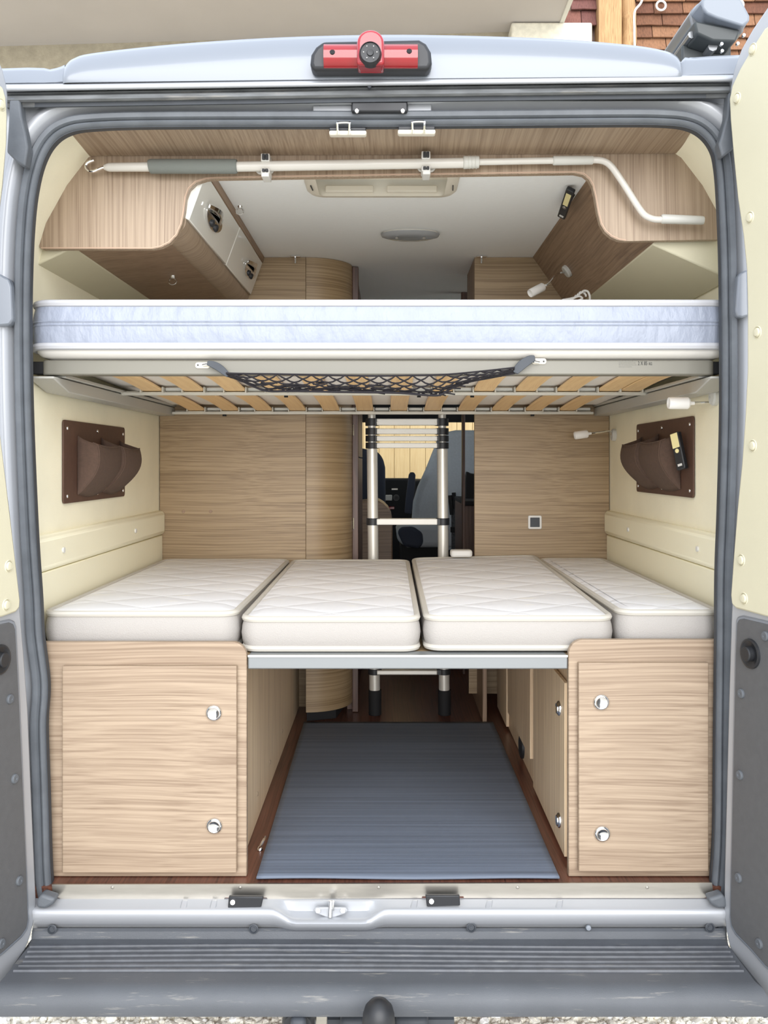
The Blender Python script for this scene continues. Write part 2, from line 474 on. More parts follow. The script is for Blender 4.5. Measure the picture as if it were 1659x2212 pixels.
obj('soffit', MB().prism_z([(-7, 7.9), (1.655, 7.9), (1.655, HY(1.655)), (-7, HY(-7))], zs, zs + .12), 'soffit', house)
obj('fascia', MB().prism_z([(1.655, 7.9), (1.70, 7.9), (1.70, HY(1.70)), (1.655, HY(1.655))], zs - .012, zs + .2), 'offwhite', house, bevel=.006)
mb = MB(); YH = 9.12
obj('ledge', MB().box(X(1100, YH), X(1272, YH), YH - .16, YH + .1, Z(130, YH), Z(64, YH)), 'plasterlight', house, bevel=.02)
def slab(px0, px1, py0, py1, Y, th, lean=0.03):
    """a hung piece: wavy outline, its lower edge standing proud"""
    a = []
    for (px, py, d) in ((px0, py0, 0), (px1, py0, 0), (px1, py1, -lean), ((px0 + px1) / 2, py1 + rn.uniform(-1.2, 1.2), -lean), (px0, py1 + rn.uniform(-1, 1), -lean)):
        p = P(px, py, Y); a.append(Vector((p.x, Y + d, p.z)))
    return MB().prism(a, [p + Vector((0, th, 0)) for p in a])
k = 0
for (a, b, c, d) in ((1236, 1288, -40, 0), (1232, 1288, -8, 25), (1216, 1254, 22, 60), (1255, 1287, 22, 59)):
    obj('roof_tile', slab(a, b, c, d, YH, .03, .05), 'tile%d' % (k % 2), house, bevel=.004, seg=1); k += 1
obj('gap_shade_board', MB().box(X(1190, YH), X(1300, YH), YH + .05, YH + .09, Z(100, YH), Z(-60, YH)), 'darkwood', house)  # dark board standing in for the shade in the gaps around the tiles
obj('post', MB().box(X(1287, YH), X(1337, YH), YH - .12, YH + .06, Z(130, YH), Z(-110, YH)), 'sawn', house, bevel=.008)
path = [P(1357 + 2 * math.sin(i * .9), -110 + i * 20, YH - .03) for i in range(13)]
obj('log_post', MB().tube(path, [.075 + .006 * math.sin(i * 2.1) for i in range(13)], 12), 'sawn', house)
for r_ in range(11):
    y0 = -124 + r_ * 26; px = 1372 - (r_ % 2) * 22
    while px < 1960:
        wd = rn.uniform(48, 72)
        obj('shingle', slab(px + .6, px + wd - .6, y0 - 3, y0 + 26, YH + .01, .025, .04), 'shingle%d' % rn.randrange(4), house, bevel=.003, seg=1)
        px += wd
obj('cable', MB().tube(smoothpath([P(1395, -30, YH - .1), P(1385, 5, YH - .1), P(1371, 25, YH - .1), P(1370, 60, YH - .1), P(1371, 110, YH - .1)]), .012, 6), 'ivory', house)
for (px, py, lb) in ((1428, 12, 'white ring hanging on the shingles left of the dark awning case'), (1596, 10, 'white ring hanging on the shingles right of the dark awning case')):
    c = P(px, py, YH - .075)
    rg = obj('ring', MB().ring([c + Vector((.045 * math.cos(2 * PI * i / 24), 0, .045 * math.sin(2 * PI * i / 24))) for i in range(24)], .011, 8), 'white')
    tag(rg, lb, 'ring', 'white rings hanging on the shingled wall')

# ================================================================== ROOM OF THE VAN
YB = 3.22       # the cross partitions
structure('floor', MB().box(-.80, .80, 1.985, 6.6, FL - .03, FL), 'floorwood', 'reddish brown wood floor showing beside the grey mat')
wp = [(-.79, FL), (-.80, 1.1), (-.80, 1.67), (-.835, 1.73), (-.85, 1.88), (-.845, 1.97), (-.815, 2.07), (-.765, 2.16), (-.715, 2.225), (-.66, 2.262)]
rn2 = [(.77, FL), (.77, 1.1), (.768, 1.67), (.80, 1.73), (.83, 1.88), (.825, 1.97), (.795, 2.07), (.745, 2.16), (.695, 2.225), (.64, 2.262)]
structure('wall_left', MB().prism_y(wp + [(-.92, 2.262), (-.92, FL)], 2.035, 3.62), 'creamwall', 'cream lined left wall of the van with a brown pocket on it', ang=50)
structure('wall_right', MB().prism_y(rn2 + [(.92, 2.262), (.92, FL)], 2.035, 3.62), 'creamwall', 'cream lined right wall of the van with a lamp on it', ang=50)
# ceiling with an opening for the roof hatch
hx0, hx1, hy0, hy1 = -.20, .165, 2.235, 2.425
mb = MB()
mb.box(-.78, hx0, 2.22, 5.2, CE, CE + .04); mb.box(hx1, .76, 2.22, 5.2, CE, CE + .04)
mb.box(hx0, hx1, 2.22, hy0, CE, CE + .04); mb.box(hx0, hx1, hy1, 5.2, CE, CE + .04)
structure('ceiling', mb, 'ceil', 'pale grey textured ceiling above the top bunk', smooth=False)
# padded ledges along the walls
def ledge(sgn, xw, n1, n2, lab):
    pr = [(xw + sgn * .02, 1.335), (xw - sgn * .012, 1.335), (xw - sgn * .022, 1.325), (xw - sgn * .022, 1.262), (xw - sgn * .014, 1.252), (xw + sgn * .02, 1.252)]
    structure(n1, MB().prism_y(pr, 2.05, YB - .005), 'creamledge', 'padded cream ledge along the %s wall above the mattress' % lab, bevel=.004, ang=25)
    structure(n2, MB().box(min(xw + sgn * .02, xw - sgn * .014), max(xw + sgn * .02, xw - sgn * .014), 2.05, YB - .005, 1.10, 1.250), 'creamledge', 'cream lower panel along the %s wall beside the mattress' % lab, bevel=.003)
ledge(-1, -.80, 'trim_1', 'trim_2', 'left')
ledge(1, .77, 'trim_3', 'trim_4', 'right')
for (nm, x, Y) in (('left', -.778, 2.21), ('left', -.778, 2.84), ('right', .748, 2.24), ('right', .748, 2.89)):
    sgn = -1 if x < 0 else 1
    far = Y > 2.5
    tag(obj('button', MB().lathe((x, Y, 1.292), (-sgn, 0, 0), [(0, 0), (.007, 0), (.007, .004), (0, .005)], 12), 'white'),
        'small white button on the %s cream ledge, %s' % (nm, 'close to the wood partition' if far else 'close to the rear seal'), 'button', 'white buttons on the wall ledges')
# cove strips under the overhead units
structure('trim_5', MB().prism_y([(-.845, 1.975), (-.757, 2.018), (-.757, 2.03), (-.845, 2.03)], 2.225, YB), 'cream', 'cream cove strip between left wall and overhead locker', bevel=.004)
structure('trim_6', MB().prism_y([(.822, 1.94), (.632, 2.025), (.632, 2.04), (.822, 2.04)], 2.225, YB), 'cream', 'cream cove strip between right wall and sloping overhead board', bevel=.004)

# ================================================================== THE VAN BODY
van = thing('camper_van', 'silver panel van with open rear doors and dark bumper', 'van', (0, 2, 0))
px_in = [(118, 1932), (110, 1890), (104, 1700), (100, 1570), (104, 1500), (103, 1460), (96, 1405), (91, 1360), (88, 1290), (80, 1170), (72, 1000), (67, 850),
         (65, 700), (66, 600), (70, 500), (78, 420), (93, 355), (116, 312), (150, 288), (205, 279), (330, 275), (600, 274), (830, 274), (1100, 272), (1330, 270),
         (1430, 271), (1482, 277), (1515, 294), (1537, 324), (1546, 365), (1551, 430), (1556, 550), (1558, 700), (1558, 900), (1553, 1100), (1548, 1240), (1547, 1400),
         (1545, 1600), (1543, 1800), (1537, 1900), (1533, 1932)]
pin = smoothpath([(X(a, 2.0), Z(b, 2.0), 0) for a, b in px_in], 5)
nr = []
for i in range(len(pin)):
    t = (pin[min(i + 2, len(pin) - 1)] - pin[max(i - 2, 0)]).normalized()
    nr.append(Vector((-t.y, t.x, 0)))       # outward of the opening
def sweep(prof, i0=0, i1=None, scale=None):
    rings = []
    for i in range(i0, i1 or len(pin)):
        rings.append([Vector((pin[i].x + nr[i].x * o_, y_, pin[i].y + nr[i].y * o_)) for o_, y_ in prof])
    mb = MB(); return mb.loft(rings, False, False)
# rubber weather seal: two lips with a fine groove
obj('weather_seal', sweep([(0.003, 2.016), (0, 1.998), (.003, 1.990), (.008, 1.987), (.0115, 1.989), (.0125, 1.996), (.0135, 1.989), (.017, 1.984), (.026, 1.983), (.030, 1.987), (.031, 2.02)]), 'rubber', van, ang=40)
obj('seal_lip', sweep([(.001, 2.018), (-.001, 2.005), (-.001, 1.996), (.0015, 1.996)]), 'rubberdark', van)
def pillar():
    rings = []
    prof = [(.029, 2.03), (.031, 2.012), (.036, 2.004), (.044, 1.992), (.054, 1.984), (.062, 1.984), (.070, 1.992), (.080, 2.0), (.1, 1.995), (.13, 2.0), (.20, 2.02)]
    mb = sweep(prof)
    for v in mb.v:
        if v.z > 2.275: v.z = 2.275 + (v.z - 2.275) * .02
    return mb
obj('door_frame', pillar(), 'silver', van, ang=60)
# door aperture outer skin behind the frame, side panels, roof
obj('rear_skin', MB().box(-1.0, -.86, 2.03, 2.06, .45, 2.34).box(.84, 1.0, 2.03, 2.06, .45, 2.34).box(-1.0, 1.0, 2.035, 2.06, 2.262, 2.34), 'silver', van, bevel=.004)
for s_ in (-1, 1):
    a_, b_ = (-1.0, -.97) if s_ < 0 else (.97, 1.0)
    c_, d_ = (-.92, -.84) if s_ < 0 else (.84, .92)
    obj('side_panel', MB().box(a_, b_, 2.06, 3.75, .45, 2.34), 'silver', van, bevel=.01)
    obj('side_panel', MB().box(a_, b_, 3.75, 5.0, .45, 1.42), 'silver', van, bevel=.01)
    obj('side_panel', MB().box(a_, b_, 3.75, 5.0, 2.02, 2.34), 'silver', van, bevel=.01)
    obj('side_panel', MB().box(a_, b_, 4.85, 5.0, 1.42, 2.02), 'silver', van)
    obj('lining', MB().box(c_, d_, 3.62, 5.0, FL, 1.42), 'creamwall', van)
    obj('lining', MB().box(c_, d_, 3.62, 5.0, 2.02, 2.25), 'creamwall', van)
    obj('lining', MB().box(c_, d_, 3.62, 3.75, 1.42, 2.02), 'creamwall', van)
    obj('side_window', MB().box(s_ * .985 - .003, s_ * .985 + .003, 3.74, 4.86, 1.41, 2.03), 'pane', van)  # unseen living-area window, added to bring daylight to the far ceiling
mb = MB()
mb.box(-1.0, hx0 - .02, 2.06, 5.9, 2.33, 2.36); mb.box(hx1 + .02, 1.0, 2.06, 5.9, 2.33, 2.36)
mb.box(hx0 - .02, hx1 + .02, 2.06, hy0, 2.33, 2.36); mb.box(hx0 - .02, hx1 + .02, hy1, 5.9, 2.33, 2.36)
obj('roof_panel', mb, 'silver', van, smooth=False)
obj('cab_side', MB().prism_x([(5.0, .45), (7.4, .45), (7.4, 1.1), (6.75, 1.36), (5.0, 1.45)], -1.0, -.96), 'silver', van, bevel=.01)
obj('cab_side', MB().prism_x([(5.0, .45), (7.4, .45), (7.4, 1.1), (6.75, 1.36), (5.0, 1.45)], .96, 1.0), 'silver', van, bevel=.01)
obj('bonnet', MB().prism_x([(6.75, 1.3), (6.75, 1.36), (7.45, 1.12), (7.55, .8), (7.55, .45), (7.5, .45), (7.5, .8), (7.42, 1.06)], -.96, .96), 'silver', van, bevel=.02)
for s_ in (-1, 1):
    obj('windscreen_pillar', MB().tube([(s_ * .95, 6.75, 1.34), (s_ * .93, 5.88, 2.34)], .045, 8), 'silver', van)
    obj('cab_pillar', MB().box(s_ * .95 - .03, s_ * .95 + .03, 4.95, 5.08, 1.4, 2.34), 'silver', van, bevel=.01)
    obj('side_window', MB().prism_x([(5.08, 1.44), (6.70, 1.37), (5.95, 2.30), (5.08, 2.33)], s_ * .965 - .002, s_ * .965 + .002), 'pane', van, smooth=False)
ws = [Vector((-.93, 6.74, 1.36)), Vector((.93, 6.74, 1.36)), Vector((.91, 5.90, 2.33)), Vector((-.91, 5.90, 2.33))]
obj('windscreen', MB().prism(ws, [p + Vector((0, .005, .004)) for p in ws]), 'pane', van, smooth=False)
obj('cab_shelf', MB().prism_x([(5.45, Z(913, 5.45)), (5.43, 1.80), (5.5, 1.98), (5.95, 2.02), (5.95, 1.95), (5.7, 1.78)], -.94, .94), 'blackmatte', van, bevel=.01)
# dashboard
obj('dashboard', MB().prism_x([(6.15, .95), (6.10, 1.28), (6.18, 1.385), (6.45, 1.39), (6.72, 1.34), (6.72, .75), (6.3, .62)], -.95, .95), 'blackmatte', van, bevel=.02)
cn = obj('centre_console', MB().prism_x([(5.75, .62), (5.86, 1.30), (5.92, 1.40), (6.16, 1.40), (6.16, .62)], -.04, .17), 'blackmatte', van, bevel=.015)
def bx(px0, px1, py0, py1, Y, d): return MB().box(X(px0, Y), X(px1, Y), Y - d, Y, Z(py1, Y), Z(py0, Y))
YD = 5.80
obj('white_switch', bx(833, 847, 1069, 1081, YD, .03), 'white', cn, bevel=.004, label='white square switch')
obj('dial', MB().lathe(P(856, 1075, YD), (0, -1, 0), [(0, 0), (.02, 0), (.02, .03), (.012, .03), (.012, .02), (0, .02)], 16), 'doordark', cn, label='round chrome rimmed dial')
obj('slot_trim', bx(846, 859, 1055, 1058, YD, .03), 'alu', cn)
obj('red_button', bx(840, 852, 1094, 1100, YD, .03), 'red', cn, bevel=.003, label='red button')

# ---- roof header over the doors
top = [(128, 178), (131, 164), (136, 150), (144, 138), (160, 126), (200, 115), (350, 98), (500, 86.5), (650, 79), (830, 75), (1000, 77), (1200, 84), (1350, 96), (1420, 106), (1455, 117), (1470, 131), (1477, 148), (1481, 166)]
tp = smoothpath([(a, b, 0) for a, b in top], 4)
def base(px): return 180 - (px - 130) / 1350 * 13
rows = []
YT = 1.965
for (v, y, up) in ((0, 1.952, 0), (.03, 1.946, 0), (.25, 1.943, 0), (.5, 1.945, 0), (.75, 1.952, 0), (.92, 1.963, 0), (1, 1.978, 0), (1.0, 2.02, .008), (1.0, 2.12, .016), (1.0, 2.3, .016)):
    r_ = []
    for p in tp:
        py = base(p.x) + (p.y - base(p.x)) * v
        q = P(p.x, py, y)
        if y > 1.99: q = P(p.x, p.y, 1.978); q.y = y; q.z += up * min(1, max(0, (base(p.x) - p.y) / 40))
        e = max(0, min(1, (base(p.x) - p.y) / 45))
        if y < 1.99: q.y += .03 * (1 - e) ** 2
        r_.append(q)
    rows.append(r_)
obj('roof_header', MB().loft(rows, False, False), 'silverlight', van, ang=60)
def shoulder(pts, pb):
    rows = []
    for (v, y) in ((0, 1.962), (.1, 1.957), (.8, 1.966), (1, 1.985), (1, 2.05), (1, 2.3)):
        rows.append([P(px, b + (t - b) * v, min(y, 1.985)) + Vector((0, max(0, y - 1.985), 0)) for (px, t), b in zip(pts, pb)])
    return MB().loft(rows, False, False)
obj('roof_shoulder', shoulder([(-70, 150), (2, 148), (60, 146), (95, 147), (108, 150), (112, 149), (122, 147), (131, 144), (140, 140)], [184, 183, 182, 182, 181, 181, 181, 180, 180]), 'silverlight', van, ang=60)
obj('roof_shoulder', shoulder([(1468, 140), (1474, 130), (1480, 124), (1488, 125), (1492, 124), (1500, 124), (1540, 121), (1590, 119), (1680, 117)], [167, 167, 167, 166, 166, 166, 165, 164, 163]), 'silverlight', van, ang=60)
def hy(px): return interp([(-60, 182), (20, 184), (800, 172), (1590, 163), (1700, 162)], px)
pxs = [-60 + i * 35.2 for i in range(50)]
def strip(offs):     # a swept strip across the header: (dy px, Y)
    return MB().loft([[P(px, hy(px) + dy, y) for dy, y in offs] for px in pxs], False, False)
obj('header_lip', strip([(-3, 1.968), (-1, 1.952), (3, 1.943), (8, 1.942), (12, 1.945), (14, 1.955), (14, 1.99)]), 'silver', van, ang=60)
px2 = [16 + i * 31.85 for i in range(50)]
mb = MB().loft([[P(px, hy(px) + dy, y) for dy, y in ((15, 2.0), (15, 1.965), (17, 1.958), (22, 1.965), (24, 1.956), (32, 1.951), (37, 1.956), (39, 1.964), (48, 1.968), (50, 1.975), (50, 2.0))] for px in px2], True, True)
obj('drip_seal', mb, 'dusty', van, ang=30)
mb = MB().loft([[P(px, hy(px) + dy, y) for dy, y in ((38, 1.97), (38, 1.9635), (48, 1.9655), (49.5, 1.972))] for px in [75 + i * 29.6 for i in range(50)]], True, True)
obj('seal_lower_lip', mb, 'rubberdark', van)
obj('seal_stud', MB().lathe(P(798, 188, 1.955), (0, -1, 0), [(0, 0), (.005, 0), (.004, .006), (0, .007)], 12), 'rubberdark', van)
# latch plate in the middle of the channel
lp = obj('latch_plate', bx(760, 880, 225, 247, 1.985, .016), 'black', van, bevel=.003)
for px in (771, 870):
    obj('screw', MB().lathe(P(px, 240, 1.968), (0, -1, 0), [(0, 0), (.005, 0), (.004, .003), (0, .0035)], 12), 'chrome', lp)
for pts in ([(676, 228), (760, 227), (760, 247), (676, 249)], [(880, 225), (932, 224), (932, 246), (880, 247)]):
    a = [P(x, y, 1.990) for x, y in pts]
    obj('cover_strip', MB().prism(a, [p + Vector((0, .02, 0)) for p in a]), 'silver', van, bevel=.002)
# strikers hanging from the board
for pc in (742, 904):
    c0 = 284 if pc < 800 else 282
    k = obj('striker_plate', bx(pc - 30 if pc < 800 else pc - 45, pc + 50 if pc < 800 else pc + 36, c0 + 3, c0 + 14, 2.012, .02), 'ivory', van, bevel=.004, label='ribbed cream plate')
    obj('base', bx(pc - 30 if pc < 800 else pc - 44, pc + 49 if pc < 800 else pc + 35, c0 - 4, c0 + 4, 2.008, .016), 'black', k, bevel=.002, label='black backing')
    u = [P(pc - 12, c0 + 6, 1.988), P(pc - 13, c0 - 14, 1.978), P(pc - 11, c0 - 19, 1.977), P(pc + 11, c0 - 19.5, 1.977), P(pc + 13, c0 - 14, 1.978), P(pc + 12, c0 + 6, 1.988)]
    obj('striker_loop', MB().tube(smoothpath(u, 4), .0028, 8), 'chrome', k, label='chrome loop')
# hinge gaiters in the upper corners, plates on the pillars
for pts in ([(20, 208), (42, 213), (46, 250), (55, 287), (60, 318), (54, 360), (36, 350), (14, 328), (18, 260)],
            [(1594, 188), (1574, 200), (1570, 250), (1558, 296), (1553, 310), (1560, 338), (1568, 334), (1588, 318), (1600, 250)]):
    a = [P(x, y, 1.952) for x, y in pts]
    obj('hinge_cover', MB().prism(a, [p + Vector((0, .03, 0)) for p in a]), 'rubber', van, bevel=.004)
for pts in ([(-30, 588), (0, 592), (18, 602), (24, 618), (28, 690), (20, 702), (0, 704), (-30, 700)],
            [(1616, 582), (1600, 588), (1594, 598), (1589, 670), (1592, 684), (1604, 686), (1618, 682)]):
    a = [P(x, y, 1.968) for x, y in pts]
    obj('hinge_plate', MB().prism(a, [p + Vector((0, .03, 0)) for p in a]), 'silverlight', van, bevel=.004)
# brake light with the reversing camera in the middle
bl = obj('brake_light', MB().prism_y([(P(x, y, 1.93).x, P(x, y, 1.93).z) for x, y in ((677, 162), (672, 148), (674, 128), (684, 112), (700, 100), (905, 96), (920, 105), (930, 122), (932, 146), (926, 161))], 1.905, 1.945), 'black', van, bevel=.008, seg=3, label='black housing')
def hcyl(px0, px1, pyc, r, Y, n=10):
    pr = [(Y - r * math.sin(PI * i / n) * .8, Z(pyc, Y) - r * math.cos(PI * i / n)) for i in range(n + 1)]
    return MB().prism_x([(Y + .01, Z(pyc, Y) - r)] + pr + [(Y + .01, Z(pyc, Y) + r)], X(px0, Y), X(px1, Y))
ln = hcyl(700, 902, 124, .026, 1.912)
obj('lens', ln, 'red', bl, ang=50)
dm = [(X(772, 1.9), Z(152, 1.9)), (X(830, 1.9), Z(152, 1.9))] + [(X(801, 1.9) + .0275 * math.cos(PI * i / 12), Z(104, 1.9) + .026 * math.sin(PI * i / 12)) for i in range(13)]
obj('lens_dome', MB().prism_y(dm, 1.872, 1.92), 'redlight', bl, bevel=.006, seg=3)
cc = P(800, 118, 1.872)
obj('camera_eye', MB().lathe(cc, (0, -1, -.1), [(.024, -.01), (.022, .012), (.020, .016), (.019, .012), (.007, .011), (.006, .014), (0, .013)], 28), 'black', bl)
for i in range(6):
    a = 2 * PI * (i + .5) / 6
    obj('infrared_diode', MB().lathe(cc + Vector((.0135 * math.sin(a), -.0115, .0135 * math.cos(a))), (0, -1, 0), [(0, 0), (.0014, 0), (.001, .0015), (0, .002)], 8), 'white', bl)
for px, py in ((718, 114), (884, 112)):
    obj('screw_hole', MB().lathe(P(px, py, 1.8935), (0, -1, .3), [(0, 0), (.0055, 0), (.0055, .003), (0, .003)], 14), 'blackmatte', bl)

# ---- sill and bumper
def dip(px):    # the hollow for the lock in the middle of the sill
    def s(a, b, x):
        t = max(0, min(1, (x - a) / (b - a))); return t * t * (3 - 2 * t)
    return s(585, 640, px) * (1 - s(785, 835, px))
pxs = [70 + i * 10 for i in range(151)]
rows = []
for (py, y, dpy, dy) in ((1936, 1.99, 0, 0), (1941, 1.984, 0, 0), (1945, 1.975, 2, 0), (1958, 1.962, 10, .012), (1963, 1.952, 18, .004), (1968, 1.948, 20, -.008), (1976, 1.946, 20, -.012), (1985, 1.948, 16, -.012), (1993, 1.955, 12, -.012), (1999, 1.965, 10, -.01), (2003, 1.98, 8, 0), (2030, 1.985, 0, 0)):
    rows.append([P(px, py + dpy * dip(px), y + dy * dip(px)) for px in pxs])
obj('sill_panel', MB().loft(rows, False, False), 'silver', van, ang=60)
for px in (398, 462, 1058, 1210, 896):
    a = [P(px - 6, 1944, 1.974), P(px + 8, 1944, 1.974), P(px + 3, 1966, 1.949), P(px - 11, 1966, 1.949)]
    obj('sill_rib', MB().prism(a, [p + Vector((0, .012, -.004)) for p in a]), 'silver', van, bevel=.003)
for pts, sc in (([(494, 1937), (569, 1938), (564, 1960), (492, 1962)], (503, 1949)), ([(919, 1935), (993, 1935), (994, 1957), (922, 1959)], (932, 1947))):
    a = [P(x, y, 1.956) for x, y in pts]
    k = obj('sill_bracket', MB().prism(a, [p + Vector((0, .010, 0)) for p in a]), 'black', van, bevel=.002)
    obj('screw', MB().lathe(P(sc[0], sc[1], 1.955), (0, -1, .3), [(0, 0), (.006, 0), (.005, .003), (.003, .003), (0, .002)], 12), 'chrome', k)
a = [P(x, y, 1.955) for x, y in ((676, 1966), (682, 1960), (746, 1960), (753, 1967), (745, 1974), (722, 1982), (706, 1982), (684, 1974))]
lk = obj('lock_plate', MB().prism(a, [p + Vector((0, .008, -.002)) for p in a]), 'silver', van, bevel=.002)
obj('pin', MB().cyl(P(713, 1981, 1.95), P(715, 1946, 1.958), .005, 12), 'chrome', lk)
obj('stop', MB().box(X(718, 1.95), X(722, 1.95), 1.945, 1.957, Z(1966, 1.95), Z(1948, 1.95)), 'chrome', lk, bevel=.001)
for px in (687, 741):
    obj('bolt', MB().lathe(P(px, 1967, 1.954), (0, -1, .4), [(0, 0), (.006, 0), (.005, .005), (0, .006)], 8), 'chrome', lk)
# bumper: riser with screws, tread with ribs, rounded face
bp_ = [(1.975, .50), (1.966, .512), (1.960, .508), (1.956, .494), (1.930, .492), (1.80, .492), (1.785, .488), (1.772, .474), (1.768, .455), (1.775, .438), (1.80, .43), (1.90, .43), (1.99, .45)]
def bx0(y): return interp([(1.768, -.765), (1.80, -.755), (1.87, -.742), (1.99, -.76)], y)
def bx1(y): return interp([(1.768, .73), (1.80, .712), (1.87, .703), (1.99, .715)], y)
N = 40
bu = obj('bumper', MB().loft([[Vector((bx0(y) + (bx1(y) - bx0(y)) * i / N, y, z)) for y, z in bp_] for i in range(N + 1)], True, True), 'bumper', van, ang=40, label='dark grey step bumper')
for k, y in enumerate((1.930, 1.911, 1.892, 1.873, 1.855, 1.838)):
    rings = []
    for i in range(61):
        t = i / 60; x = bx0(y) + .004 + (bx1(y) - bx0(y) - .008) * t
        yy = y + .004 * math.sin(6.283 * (t - .1)) * (1 if k < 4 else .4)
        rings.append([Vector((x, yy + d, .4915 + h)) for d, h in ((-.0045, 0), (-.0028, .0042), (.0028, .0042), (.0045, 0))])
    obj('tread_rib', MB().loft(rings, True, True), 'bumperrib', bu)
for px, py in ((113, 2007), (548, 2006), (1018, 2003), (1533, 2003)):
    obj('screw', MB().lathe(P(px, py, 1.957), (0, -1, .15), [(.009, 0), (.010, .002), (.0075, .003), (.006, -.001), (.003, -.001), (.003, .001), (0, .001)], 16), 'rubberdark', bu)
obj('clip', MB().lathe(P(1271, 2004, 1.957), (0, -1, .15), [(.006, 0), (.005, .003), (0, .0035)], 14), 'awncap', bu, label='grey plastic clip')
# rubber feet of the seal on the sill
for px, d in ((98, 1), (1552, -1)):
    pts = [(px - 20 * d, 1946), (px - 10 * d, 1932), (px + 8 * d, 1938), (px + 22 * d, 1942), (px + 16 * d, 1954), (px, 1964), (px - 20 * d, 1962)]
    a = [P(x, y, 1.945) for x, y in pts]
    obj('seal_foot', MB().prism(a, [p + Vector((0, .03, 0)) for p in a]), 'rubber', van, bevel=.006, seg=3)

# ---- the two open rear doors
def make_door(side):
    a = math.radians(15)
    P0 = P(1578, 1000, 1.93) if side > 0 else P(58, 1000, 1.93)
    d = Vector((side * math.sin(a), -math.cos(a), 0)); n = Vector((-side * math.cos(a), -math.sin(a), 0))
    O = Vector((0, 0, 1.5))
    def D(px, py, off=0.0):      # where the sight line meets the door's inner face
        r = P(px, py, 1.0) - O
        t = (P0 + n * off - O).dot(n) / r.dot(n)
        return O + r * t
    def T(t, z): return Vector((P0.x, P0.y, 0)) + d * t + Vector((0, 0, z))
    def plate(pts, o0, o1): return MB().prism([p + n * o1 for p in pts], [p + n * o0 for p in pts])
    W = .72
    if side > 0:
        outer = [D(*p) for p in ((1659, 12), (1625, 62), (1600, 106), (1584, 150), (1576, 190), (1576, 225), (1583, 320), (1594, 430), (1606, 520), (1613, 600), (1614, 700), (1613, 800), (1608, 900), (1602, 1000),
                                 (1592, 1100), (1584, 1200), (1578, 1340), (1573, 1500), (1568, 1700), (1563, 1900), (1562, 1965), (1567, 2010), (1576, 2050), (1590, 2090), (1610, 2122), (1640, 2160), (1659, 2186))]
        up = [D(*p) for p in ((1659, 62), (1632, 104), (1606, 148), (1588, 186), (1582, 215), (1584, 260), (1590, 330), (1600, 430), (1612, 510), (1619, 580), (1621, 660), (1621, 800), (1616, 900), (1609, 1000), (1599, 1100), (1591, 1200), (1585, 1285), (1587, 1305), (1596, 1314), (1659, 1331))]
        lo = [D(*p) for p in ((1659, 1347), (1612, 1336), (1602, 1338), (1598, 1346), (1595, 1420), (1592, 1560), (1588, 1750), (1585, 1900), (1583, 1975), (1586, 1998), (1596, 2015), (1630, 2050), (1659, 2084))]
        ub = ((1626, 107), (1592, 213), (1620, 470), (1636, 718), (1626, 963), (1601, 1210), (1607, 1293))
        lb = ((1654, 1374), (1602, 1498), (1599, 1674), (1596, 1896), (1641, 2038))
        gm = (1622, 1412)
    else:
        outer = [D(*p) for p in ((0, 132), (8, 152), (16, 185), (19, 210), (17, 300), (9, 400), (-6, 520), (-14, 700), (-12, 820), (-2, 930), (10, 1000), (24, 1110), (36, 1220), (47, 1340), (54, 1420),
                                 (62, 1530), (69, 1700), (77, 1880), (80, 1945), (76, 1985), (66, 2025), (52, 2062), (30, 2094), (0, 2128))]
        up = [D(*p) for p in ((0, 190), (6, 212), (9, 250), (8, 310), (0, 400), (-14, 520), (-22, 700), (-20, 820), (-8, 920), (2, 1000), (14, 1100), (26, 1200), (37, 1296), (36, 1312), (28, 1322), (0, 1332))]
        lo = [D(*p) for p in ((0, 1347), (14, 1344), (23, 1348), (27, 1360), (32, 1450), (39, 1600), (47, 1780), (53, 1930), (55, 1985), (51, 2004), (40, 2020), (0, 2056))]
        ub = ((2, 226), (19, 1223), (14, 1307))
        lb = ((21, 1510), (31, 1682), (41, 1902), (2, 2038))
        gm = (-1, 1425)
    zt = 2.40; zl = outer[-1].z
    outer += [T(W, zl - .0), T(W + .03, 1.4), T(W, zt)]
    up_ = up + [T(W - .08, up[-1].z), T(W - .08, zt - .06)]
    lo_ = [T(W - .08, lo[0].z)] + lo + [T(W - .08, lo[-1].z - .002)]
    frame = obj('rear_door', plate(outer, -.055, 0), 'silver', van, bevel=.006, seg=3, label='open silver rear door with cream and dark inner panels' )
    lipo = []
    c = sum(lo_, Vector()) / len(lo_)
    for i, p in enumerate(lo_):
        lipo.append(p + (Vector((0, 0, 1)) * (.005 if p.z > c.z else -.007)) + d * (-.007 if (p - T(0, 0)).dot(d) < .3 else .007))
    obj('panel_lip', plate(lipo, -.002, .005), 'silverlight', frame, bevel=.003, label='bright pressed edge')
    obj('lower_panel', plate(lo_, .0, .007), 'doordark', frame, bevel=.002, label='dark grey board')
    obj('upper_panel', plate(up_, .0, .008), 'cream', frame, bevel=.004, label='moulded cream panel')
    cb = None
    for px, py in ub:
        obj('clip', MB().lathe(D(px, py, .008), n, [(.013, 0), (.0115, .0015), (.010, -.001), (.009, .002), (.007, .004), (0, .0048)], 18), 'cream', frame)
    for px, py in lb:
        obj('clip', MB().lathe(D(px, py, .007), n, [(.0098, 0), (.0096, .003), (.008, .0045), (.003, .0045), (.002, .0035), (0, .0035)], 16), 'rubber', frame)
    obj('grommet', MB().lathe(D(gm[0], gm[1], .007), n, [(.030, 0), (.0295, .004), (.026, .005), (.020, .001), (.015, .000), (.0145, .012), (.0125, .014), (0, .014)], 28), 'black', frame, label='black rubber grommet')
